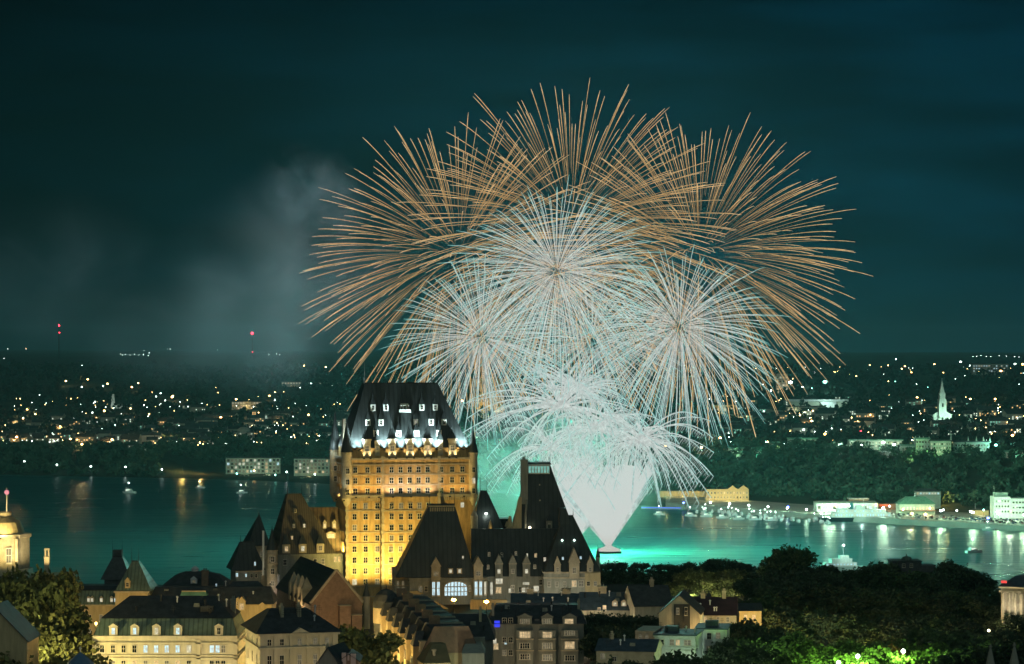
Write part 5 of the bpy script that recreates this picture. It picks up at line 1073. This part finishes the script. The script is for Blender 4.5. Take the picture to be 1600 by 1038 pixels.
s6 = Sh('office_house', 'dark roofed quayside office with a lit strip of windows above the terminal', 'building', 1455, 150, z=14); s6.part('wall', MB().box(s6.X(1432), s6.X(1470), 0, 12, -12, 11*s6.k), fw); s6.part('roof', MB().frustum((s6.X(1431), s6.X(1471), -.5, 12.5), 11*s6.k, (s6.X(1440), s6.X(1460), 4, 8), 15*s6.k), fr)
for k in range(8): put(WIN[pick('hhcw')], 'window', s6.o, (s6.X(1434+k*4.6), 0, 8*s6.k), 0, (3.4*s6.k, 1, 3*s6.k))
lamp('POINT', (s6.X(1478), 6, 4), 9000, (1, .6, .12), s6.o, 1)
s7 = Sh('brick_house', 'small red brick quay house with white roof edge', 'building', 1341, 120, z=7); s7.part('wall', MB().box(s7.X(1327), s7.X(1357), 0, 12, -2, 9*s7.k), brownb); s7.part('roof', MB().box(s7.X(1326), s7.X(1358), -.6, 12.6, 9*s7.k, 10.4*s7.k), white_w); s7.win(1335, 0, .1, .1, 'warm'); lamp('POINT', (s7.X(1345), -10, 3), 4000, (1, .75, .4), s7.o, 1)
s8 = Sh('brick_house', 'red signed small building between shed and terminal', 'building', 1385, 100, z=6); s8.part('wall', MB().box(s8.X(1372), s8.X(1400), 0, 10, -2, 8*s8.k), brownb); s8.part('roof', MB().box(s8.X(1371), s8.X(1401), -.6, 10.6, 8*s8.k, 9*s8.k), fr); s8.part('red_sign', MB().box(s8.X(1374), s8.X(1390), -.5, -.1, 4*s8.k, 7*s8.k), emit('orange red sign', (1, .16, .05), .8)); lamp('POINT', (s8.X(1385), -8, 4), 3500, (1, .5, .2), s8.o, 1)
s9 = Sh('kiosk', 'small ochre customs house on the car park', 'building', 1532, 90); s9.part('wall', MB().box(s9.X(1521), s9.X(1545), 0, 10, -1, 8*s9.k), stone_y); s9.part('roof', MB().frustum((s9.X(1520), s9.X(1546), -.5, 10.5), 8*s9.k, (s9.X(1526), s9.X(1540), 4, 6), 11*s9.k), fr); s9.part('flagstaff', MB().tube((s9.X(1525), 4, 8*s9.k), (s9.X(1525), 4, 19*s9.k), .25, .08, 5), metal_w); lamp('POINT', (s9.X(1532), -10, 5), 4500, (1, .8, .4), s9.o, 1)
# quay lamps
for i in range(15):
    px = 1285+i*21; far_lamp(px, 0, rnd.choice(('white', 'white', 'warm', 'teal')), .9, (shore(px)+rnd.uniform(20, 75), 5))
for px in (1300, 1380, 1470, 1520, 1560, 1600): lamp('POINT', (wx(px, shore(px)+25), shore(px)+25, 16), 15000, (.55, 1, .55), None, 1); far_lamp(px, 0, 'white', 1.5, (shore(px)+27, 5.2))
for px, k, off in ((1320, 'orange', 4), (1446, 'orange', 3), (1425, 'orange', 6), (1544, 'blue', -3), (1231, 'blue', -3)): far_lamp(px, 0, k, 1.6, (shore(px)+off, 3.0))
# parked cars
carp = [mat('car paint ' + n, c, .3, .05) for n, c in (('white', (.6, .62, .6)), ('silver', (.35, .37, .37)), ('dark', (.04, .045, .05)), ('red', (.3, .04, .04)), ('blue', (.05, .09, .2)))]
tyre = mat('tyre rubber', (.02, .02, .02), .8, .1)
def car_mesh(m):
    b = MB().frustum((-2.2, 2.2, -.85, .85), .3, (-2.15, 2.15, -.85, .85), .85, 0).frustum((-1.5, 1.2, -.8, .8), .85, (-1.1, .6, -.65, .65), 1.45, 1, 0)
    for x in (-1.4, 1.4):
        for y in (-.8, .62): b.lathe([(.32, -.09), (.32, .09)], 8, 0, 0, 2); n = len(b.v); b.v[-16:] = [(x+v[0], y+.09+v[2], .32+v[1]) for v in b.v[-16:]]
    return b.mesh('car', [m, glass_d, tyre])
CM = [car_mesh(m) for m in carp]; CN = ('white', 'silver', 'black', 'red', 'blue')
for i in range(120):
    px = rnd.choice((rnd.uniform(1470, 1605), rnd.uniform(1500, 1605), rnd.uniform(1370, 1480))); d = shore(px) + rnd.choice((8, 16, 24, 34, 42, 50))+rnd.uniform(-.5, .5); k = rnd.choice((0, 0, 1, 1, 2, 2, 3, 4))
    o = put(CM[k], 'parked_car', None, (wx(px, d), d, 4.6+.8*(d-shore(px)+6)/120+.03), R(rnd.choice((82, 88, 95))), (1, 1, 1)); tag(o, '%s car parked on the lit quay beside the river' % CN[k], 'car', '%s cars parked on the quay' % CN[k])
# ------------------------------------------------------------------ boats
def hull(b, L, Wd, H, m=0, z0=-.6):
    st = [(-.5, .75), (-.2, 1), (.2, .95), (.38, .6), (.5, .04)]; i = len(b.v)
    for t_, w in st:
        x = t_*L; b.v += [(x, -w*Wd/2*.7, z0), (x, w*Wd/2*.7, z0), (x, w*Wd/2, H), (x, -w*Wd/2, H)]
    for k in range(len(st)-1):
        a = i+k*4; c_ = a+4
        b.f += [(a, c_, c_+3, a+3), (a+1, a+2, c_+2, c_+1), (a+3, c_+3, c_+2, a+2)]; b.m += [m]*3
    b.f += [(i, i+3, i+2, i+1), (i+16, i+17, i+18, i+19)]; b.m += [m]*2
def boat_proto(lit):
    b = MB(); hull(b, 10, 3.2, 1.3, 0); h = b.mesh('hull', [metal_w])
    b = MB().frustum((-3, 1.8, -1.2, 1.2), 1.3, (-2.6, .8, -1, 1), 3, 0).tube((-1, 0, 3), (-1, 0, 7), .08, .04, 5, 0); b.face([(-2.6, -1.16, 1.7), (1.2, -1.12, 1.7), (.9, -1.06, 2.6), (-2.6, -1.06, 2.6)], 1)
    return h, b.mesh('cabin', [metal_w, lit]), MB().lathe([(.05, 6.6), (.45, 7), (.05, 7.4)], 8, -1, 0).mesh('masthead_light', [LM['white']])
BP = boat_proto(FW[1])
def boat(px, d, label, group=None, rot=None, sc=1.0, light=True, name='motor_boat'):
    o = empty(name, (wx(px, d), d, 0), R(rnd.uniform(-30, 30)) if rot is None else R(rot), label, 'boat', group); o.scale = (sc,)*3
    put(BP[0], 'hull', o); put(BP[1], 'cabin', o)
    if light: put(BP[2], 'masthead_light', o)
    return o
wd = lambda py: F*HC/(py-HY)
for px, py in ((1031, 805), (1080, 807), (1104, 808), (1129, 810), (1155, 812), (1180, 813), (1206, 814)): boat(px, wd(py), 'white boat with a bright masthead lamp anchored off the marina', 'anchored boats off the marina', sc=1.1)
boat(203, wd(771), 'lone boat with a bright white lamp on the dark left water', sc=1.5)
boat(378, wd(771), 'small boat with a teal glow left of the castle roofs', sc=1.2); boat(313, wd(763), 'small boat near the yellow lit bank', sc=1)
boat(1545, wd(829), 'boat moored at the quay corner below a blue lamp', sc=1)
boat(1522, wd(864), 'white launch lit by its own lamp on the open river at right', rot=30, sc=1.4)
for i in range(52):
    px = rnd.uniform(1085, 1300); d = shore(px) - rnd.choice((14, 28, 42, 58)) + rnd.uniform(-2, 2)
    boat(px, d, 'white yacht moored in the crowded marina', 'yachts moored in the marina', rot=rnd.uniform(70, 110), light=rnd.random() < .4, sc=rnd.uniform(.65, 1.0))
for px in (1110, 1140, 1170, 1200, 1230, 1260, 1290): lamp('POINT', (wx(px, shore(px)+3), shore(px)+1, 10), 2600, (.5, 1, .6), None, .6); far_lamp(px, 0, 'white', 1.2, (shore(px)+4, 1.5))
pj = empty('jetty', (wx(1040, shore(1040)-25), shore(1040)-25, 0), R(-10), 'breakwater jetty with a strip of blue light', 'jetty'); MB().box(-22, 24, -1.5, 1.5, -2, 2).build('deck', quaym, pj); MB().box(-22, 14, -1.7, -1.5, .9, 1.7).build('light_strip', emit('blue strip light', (.08, .16, .9), 1.2), pj)
far_lamp(1068, 0, 'blue', 1.5, (shore(1068)-24, 1))
# ferry
fy = wd(815); fe = empty('ferry', (wx(1345, fy), fy, 0), R(-3), 'double ended white ferry with lit decks docked at the terminal', 'ferry'); k = fy/F
b = MB(); 
for sx in (-1, 1): pass
xs_ = [-66, -60, -40, 40, 60, 66]; hw_ = [1.5, 5, 7, 7, 5, 1.5]; i = 0
for x, w in zip(xs_, hw_): b.v += [(x*k, -w*.8, -1), (x*k, w*.8, -1), (x*k, w, 3.6), (x*k, -w, 3.6)]
for j in range(5):
    a, c_ = j*4, j*4+4; b.f += [(a, c_, c_+3, a+3), (a+1, a+2, c_+2, c_+1), (a+3, c_+3, c_+2, a+2)]; b.m += [0]*3
b.build('hull', hullm, fe)
MB().box(-46*k, 46*k, -5.5, 5.5, 3.6, 7.6).box(-38*k, 38*k, -4.8, 4.8, 7.6, 10.4).build('superstructure', white_w, fe)
MB().box(-8*k, 6*k, -3, 3, 10.4, 13.2).build('bridge', white_w, fe); MB().tube((-14*k, 0, 10), (-14*k, 0, 16), 1.6, 1.3, 10).build('funnel', mat('funnel paint', (.05, .2, .22), .5, .1), fe); MB().tube((4*k, 0, 13), (4*k, 0, 20), .2, .08, 6).build('mast', metal_w, fe)
for j in range(22): put(WIN['cool' if j % 4 else 'white'], 'window', fe, ((-43+j*4.1)*k, -5.5, 5.6), 0, (2.6*k, 1, 2.2))
for j in range(17): put(WIN['white' if j % 3 else 'cool'], 'window', fe, ((-36+j*4.4)*k, -4.8, 9), 0, (2.6*k, 1, 1.5))
for x in (-30, 0, 30): lamp('POINT', (x*k, -14, 8), 2500, (.6, 1, .85), fe, .6)
lamp('POINT', (50*k, -2, 9), 1500, (.6, 1, .85), fe, .6)
# excursion ship behind the trees
ty = wd(893); tg = empty('excursion_ship', (wx(1318, ty), ty, 0), R(12), 'pale lit ship with a bright masthead lamp behind the dark treetops', 'ship'); b = MB(); hull(b, 34, 8, 3.4); b.build('hull', white_w, tg); MB().box(-13, 8, -3.4, 3.4, 3.4, 6).box(-9, 5, -3, 3, 6, 8.6).build('superstructure', white_w, tg); MB().box(-3, 3, -2, 2, 8.6, 10.6).build('bridge', white_w, tg); MB().tube((0, 0, 10), (0, 0, 17), .25, .12, 6).build('mast', metal_w, tg)
MB().lathe([(.05, 16.2), (1.0, 17), (.05, 17.8)], 10).build('masthead_light', emit('masthead glass', (.9, 1, .95), 6), tg)
for j in range(9): put(WIN['cool'], 'window', tg, (-12+j*2.3, -3.4, 4.8), 0, (1.5, 1, 1.2))
lamp('POINT', (0, -9, 12), 2600, (.6, 1, .85), tg, .5); lamp('POINT', (10, -9, 8), 1500, (.6, 1, .85), tg, .5)
by = wd(864); bg_ = empty('fireworks_barge', (wx(951, by), by, 0), 0, 'low dark barge from which the white fountain of sparks rises', 'barge')
MB().frustum((-8, 8, -7, 7), -.6, (-9, 9, -7.5, 7.5), 1.4).build('hull', hullm, bg_)
for x in np.linspace(-7, 7, 8): MB().box(x-.5, x+.5, -5, 5, 1.4, 2.6).build('mortar_rack', metal_d, bg_)

# ------------------------------------------------------------------ fireworks
def fire_mat(name, stops, flick=.72):
    m = bpy.data.materials.new(name); m.use_nodes = True; t = m.node_tree; t.nodes.clear()
    o = t.nodes.new('ShaderNodeOutputMaterial'); e = t.nodes.new('ShaderNodeEmission'); a = t.nodes.new('ShaderNodeAttribute'); a.attribute_name = 'age'
    r = t.nodes.new('ShaderNodeValToRGB'); el = r.color_ramp.elements
    while len(el) < len(stops): el.new(.5)
    for x, (p, c) in zip(el, stops): x.position = p; x.color = (*c, 1)
    t.links.new(a.outputs['Fac'], r.inputs[0]); t.links.new(r.outputs[0], e.inputs[0])
    tc_ = t.nodes.new('ShaderNodeTexCoord'); nn = t.nodes.new('ShaderNodeTexNoise'); nn.inputs['Scale'].default_value = .35; nn.inputs['Detail'].default_value = 2; t.links.new(tc_.outputs['Object'], nn.inputs['Vector'])
    fm = t.nodes.new('ShaderNodeMapRange'); fm.inputs[1].default_value = .3; fm.inputs[2].default_value = .7; fm.inputs[3].default_value = flick; fm.inputs[4].default_value = 2-flick if flick < 1 else 1; t.links.new(nn.outputs[0], fm.inputs[0]); t.links.new(fm.outputs[0], e.inputs[1])
    t.links.new(e.outputs[0], o.inputs[0]); m.cycles.emission_sampling = 'NONE'; return m
GOLD = fire_mat('gold sparks', [(0, (.30, .17, .06)), (.45, (.50, .30, .115)), (.85, (.72, .46, .20)), (1, (.85, .60, .32))])
WHITE = fire_mat('white sparks', [(0, (.56, .54, .49)), (.3, (.57, .62, .59)), (.7, (.50, .66, .625)), (1, (.18, .52, .49))])
PALE = fire_mat('pale sparks', [(0, (.56, .60, .575)), (.6, (.54, .62, .59)), (1, (.36, .60, .57))])
FAN = fire_mat('white fountain sparks', [(0, (.58, .55, .51)), (.2, (.63, .66, .63)), (1, (.61, .67, .64))], 1.0)
def trail_mesh(name, paths, m, sides=3):
    """paths: list of (points [n,3], radii [n]); a thin closed-sided tube for each"""
    V_, Fc, A_ = [], [], []; base = 0
    for P, r in paths:
        n = len(P); T_ = np.gradient(P, axis=0); T_ /= np.linalg.norm(T_, axis=1)[:, None]+1e-9
        up = np.array([.31, .9, .3]); u = np.cross(T_, up); u /= np.linalg.norm(u, axis=1)[:, None]+1e-9; w = np.cross(T_, u)
        for k in range(sides):
            a = 2*math.pi*k/sides; V_.append(P + (u*math.cos(a)+w*math.sin(a))*r[:, None]); A_.append(np.linspace(0, 1, n))
        for j in range(n-1):
            for k in range(sides):
                a, c_ = base+k*n+j, base+((k+1) % sides)*n+j; Fc.append((a, c_, c_+1, a+1))
        base += n*sides
    me = bpy.data.meshes.new(name); me.from_pydata(np.concatenate(V_).tolist(), [], Fc)
    at = me.attributes.new('age', 'FLOAT', 'POINT'); at.data.foreach_set('value', np.concatenate(A_).astype(np.float32))
    me.materials.append(m); return me
def burst(label, px, py, d, R_px, droop_px, n, m, r0, r1, s0=(.2, .45), rj=(.86, 1.04), seg=10, zmin=-1.0, squash=1.0, gap=None, seed=1):
    g = np.random.default_rng(seed); k = d/F
    o = empty('firework_burst', (wx(px, d), d, wz(py, d)), 0, label, 'firework')
    paths = []
    i = 0
    while len(paths) < n:
        i += 1
        z = 1-2*((i+.5)/(n*1.0+1) % 1); a = i*2.399963+g.normal()*.05
        if z < zmin: continue
        q = math.sqrt(max(0, 1-z*z)); dv = np.array([q*math.cos(a), q*math.sin(a), z])+g.normal(size=3)*.045
        Rr = R_px*k*g.uniform(*rj); a0 = g.uniform(*s0); s = np.linspace(a0, 1, seg)
        P = dv[None]*Rr*(1-(1-s[:, None])**1.08) + np.array([0, 0, -droop_px*k])*(s[:, None]**2.0)
        rad = (r0+(r1-r0)*((s-a0)/(1-a0))**.8)*g.uniform(.75, 1.2); rad[-1] *= .45
        paths.append((P, rad))
    for p in paths[:96]: put(trail_mesh('spark_trail', [p], m), 'spark_trail', o)
    if len(paths) > 96: tag(put(trail_mesh('spark_trails', paths[96:], m), 'spark_mass', o), kind='stuff')
    return o
def palm(label, px, py, d, n, R_px, droop, m, rad, seed, comb=True, up=.15):
    g = np.random.default_rng(seed); k = d/F; o = empty('firework_palm', (wx(px, d), d, wz(py, d)), 0, label, 'firework'); first, rest = [], []
    for i in range(n):
        a = i*2.39996+g.random()*.6; z = g.uniform(-.5, .95); q = math.sqrt(1-z*z); dv = np.array([q*math.cos(a), .6*q*math.sin(a), z*.8+up])
        Rr = R_px*k*g.uniform(.55, 1.05); s = np.linspace(.0, 1, 16)
        P = dv[None]*Rr*s[:, None] + np.array([0, 0, -droop*k*g.uniform(.7, 1.1)])*(s[:, None]**2.3)
        r = rad*(1-.45*s)*g.uniform(.7, 1.15); first.append((P, r))
        if comb:
            for j in range(9, 16):
                for e in range(2):
                    p0 = P[j]+(P[min(15, j+1)]-P[j])*e*.5; L = k*g.uniform(5, 13); dr = np.array([-dv[0]*.75, 0, -.75]); t_ = np.linspace(0, 1, 4)[:, None]
                    rest.append((p0+dr*L*t_+np.array([0, 0, -k*2])*t_**2, np.array([.16, .15, .12, .05])))
    for p in first[:96]: put(trail_mesh('spark_trail', [p], m), 'spark_trail', o)
    if rest: tag(put(trail_mesh('spark_comb', rest, m), 'spark_comb', o), kind='stuff')
    return o
FD = by
burst('gold firework burst spreading far left over the dark sky', 717, 402, FD+150, 252, 35, 360, GOLD, .10, .29, seed=3)
burst('gold firework burst highest over the white ones', 892, 358, FD+190, 266, 36, 400, GOLD, .10, .29, seed=4)
burst('gold firework burst spreading far right over the dark sky', 1092, 402, FD+150, 256, 35, 420, GOLD, .10, .29, seed=5)
burst('white chrysanthemum firework with teal tips above the tower roof', 752, 528, FD+10, 154, 26, 270, WHITE, .11, .27, s0=(.05, .2), seed=6)
burst('white chrysanthemum firework with teal tips at the centre of the display', 870, 425, FD-10, 174, 28, 350, WHITE, .11, .27, s0=(.05, .2), seed=7)
burst('white chrysanthemum firework with teal tips at the right of the display', 1062, 512, FD, 164, 34, 330, WHITE, .11, .27, s0=(.05, .2), seed=8)
burst('pale firework burst low between the three white chrysanthemums', 925, 535, FD+20, 150, 38, 200, WHITE, .10, .23, s0=(.05, .25), seed=9)
palm('dense white palm firework with drooping combed ends at left', 878, 636, FD-20, 80, 165, 66, PALE, .66, 10)
palm('dense white palm firework with drooping combed ends at right', 1000, 690, FD-25, 72, 140, 80, PALE, .66, 11)
palm('white palm firework low above the fountain', 935, 672, FD-15, 76, 130, 66, PALE, .62, 12)
palm('short white palm firework just behind the steep castle roof', 862, 702, FD-5, 44, 120, 74, PALE, .6, 13)
palm('bright white core burst above the barge', 900, 612, FD-10, 80, 100, 40, PALE, .6, 14, comb=False, up=.3)
def fan(label, px, py, d, a0, a1, n, L, seed, rad=1.15):
    g = np.random.default_rng(seed); k = d/F; o = empty('firework_fountain', (wx(px, d), d, wz(py, d)), 0, label, 'firework'); paths = []
    for i in range(n):
        a = R(a0+(a1-a0)*(i+.5)/n); s = np.linspace(0, 1, 9); dv = np.array([math.sin(a), g.uniform(-.12, .12), math.cos(a)]); Lr = L*k*g.uniform(.93, 1.22)/max(.75, math.cos(a))*.85
        P = dv[None]*Lr*s[:, None]+np.array([0, 0, -4*k])*(s[:, None]**2); r = .22+rad*s*1.3
        paths.append((P, r))
    for p in paths[:96]: put(trail_mesh('spark_jet', [p], FAN, 5), 'spark_jet', o)
    side = []                      # looser thin jets at both edges
    for i in range(56):
        w_ = abs(g.normal())*2.6; a = R(a0-w_ if i % 2 else a1+w_); s = np.linspace(0, 1, 9); dv = np.array([math.sin(a), g.uniform(-.1, .1), math.cos(a)])
        side.append((dv[None]*L*k*g.uniform(.55, 1.15)*s[:, None]+np.array([0, 0, -5*k])*(s[:, None]**2), (.16+.16*s)*np.where(s > .99, .3, 1)))
    tag(put(trail_mesh('spark_edge', side, PALE), 'spark_edge', o), kind='stuff')
    g2 = []
    for i in range(130):
        a = R(g.uniform(a0, a1)); s = np.linspace(.75, 1.22, 5)[:, None]; dv = np.array([math.sin(a), 0, math.cos(a)]); g2.append((dv[None]*L*k*s*g.uniform(.95, 1.1), np.array([.3, .3, .28, .22, .08])))
    tag(put(trail_mesh('spark_tips', g2, FAN), 'spark_tips', o), kind='stuff')
    return o
fan('white fountain of sparks fanning up from the barge', 951, 858, FD, -34, 28, 84, 132, 20, 1.25)
fan('second white fountain half hidden behind the steep castle roof', 885, 866, FD+15, -16, 32, 60, 120, 21, 1.2)
MB().lathe([(9, 0), (8, 1.2), (4, 2.6), (1.5, 4.2)], 16).build('flame_base', FAN, bg_, (0, -1, 1.5)) 
# light given off by the fireworks
TEAL = (.18, 1.0, .46)
fl0 = [x for x in COL.objects if x.name.startswith('firework_fountain')]
lamp('POINT', (0, 0, 28), 4.0e6, TEAL, fl0[0], 10); lamp('POINT', (0, 0, 28), 2.6e6, TEAL, fl0[1], 10)
fb = [x for x in COL.objects if x.get('category') == 'firework']
for o in fb:
    if 'white chrys' in o['label'] or 'pale' in o['label']: lamp('POINT', (0, 0, 0), 1.7e6, (.25, 1, .85), o, 20)
    elif 'palm' in o['label']: lamp('POINT', (0, 0, 0), 1.3e6, (.12, 1, .7), o, 15)
    elif 'gold' in o['label']: lamp('POINT', (0, 0, 0), .7e6, (1, .66, .5), o, 30)

# ------------------------------------------------------------------ haze and smoke
def volume(name, dens, col, aniso=0.0, noise=None):
    m = bpy.data.materials.new(name); m.use_nodes = True; t = m.node_tree; t.nodes.clear()
    o = t.nodes.new('ShaderNodeOutputMaterial'); v = t.nodes.new('ShaderNodeVolumePrincipled'); v.inputs['Color'].default_value = (*col, 1); v.inputs['Density'].default_value = dens; v.inputs['Anisotropy'].default_value = aniso
    t.links.new(v.outputs[0], o.inputs['Volume'])
    if noise:
        c = t.nodes.new('ShaderNodeTexCoord'); n = t.nodes.new('ShaderNodeTexNoise'); n.inputs['Scale'].default_value = noise; n.inputs['Detail'].default_value = 5; n.inputs['Roughness'].default_value = .6; n.inputs['Distortion'].default_value = .6
        t.links.new(c.outputs['Object'], n.inputs['Vector'])
        r = t.nodes.new('ShaderNodeMapRange'); r.inputs[1].default_value = .42; r.inputs[2].default_value = .75; r.inputs[3].default_value = 0; r.inputs[4].default_value = 1; t.links.new(n.outputs[0], r.inputs[0])
        l = t.nodes.new('ShaderNodeVectorMath'); l.operation = 'LENGTH'; t.links.new(c.outputs['Object'], l.inputs[0])
        f = t.nodes.new('ShaderNodeMapRange'); f.interpolation_type = 'SMOOTHSTEP'; f.inputs[1].default_value = .35; f.inputs[2].default_value = 1.0; f.inputs[3].default_value = 1; f.inputs[4].default_value = 0; t.links.new(l.outputs['Value'], f.inputs[0])
        a = t.nodes.new('ShaderNodeMath'); a.operation = 'MULTIPLY'; t.links.new(r.outputs[0], a.inputs[0]); t.links.new(f.outputs[0], a.inputs[1])
        a2 = t.nodes.new('ShaderNodeMath'); a2.operation = 'MULTIPLY'; a2.inputs[1].default_value = dens; t.links.new(a.outputs[0], a2.inputs[0]); t.links.new(a2.outputs[0], v.inputs['Density'])
    return m
tag(MB().box(-9000, 9000, -300, 31500, -7.5, 400).build('haze', volume('night haze', 3.2e-5, (.32, .85, .9))), kind='stuff')
def smoke(px, py, d, rx, ry, rz_, dens, noise, rot=0, col=(.66, .68, .92)):
    me = MB().lathe([(.02, -1), (.5, -.87), (.87, -.5), (1, 0), (.87, .5), (.5, .87), (.02, 1)], 16).mesh('smoke', [volume('drifting smoke', dens, col, 0, noise)])
    k = d/F; o = put(me, 'smoke', None, (wx(px, d), d, wz(py, d)), 0, (rx*k, ry*k, rz_*k)); o.rotation_euler = (0, R(rot), 0); tag(o, kind='stuff'); return o
smoke(420, 450, FD+150, 230, 100, 190, .013, 1.2, -25)
smoke(300, 500, FD+190, 240, 100, 120, .008, 1.2, -10)
smoke(485, 300, FD+110, 105, 60, 85, .012, 1.7, 20)
smoke(90, 430, FD+200, 200, 90, 150, .007, 1.3)
smoke(850, 735, FD+75, 250, 80, 125, .024, .9, 0, (.9, .93, .9))
smoke(945, 790, FD+48, 110, 30, 80, .03, 1.2, 0, (.95, .95, .9))
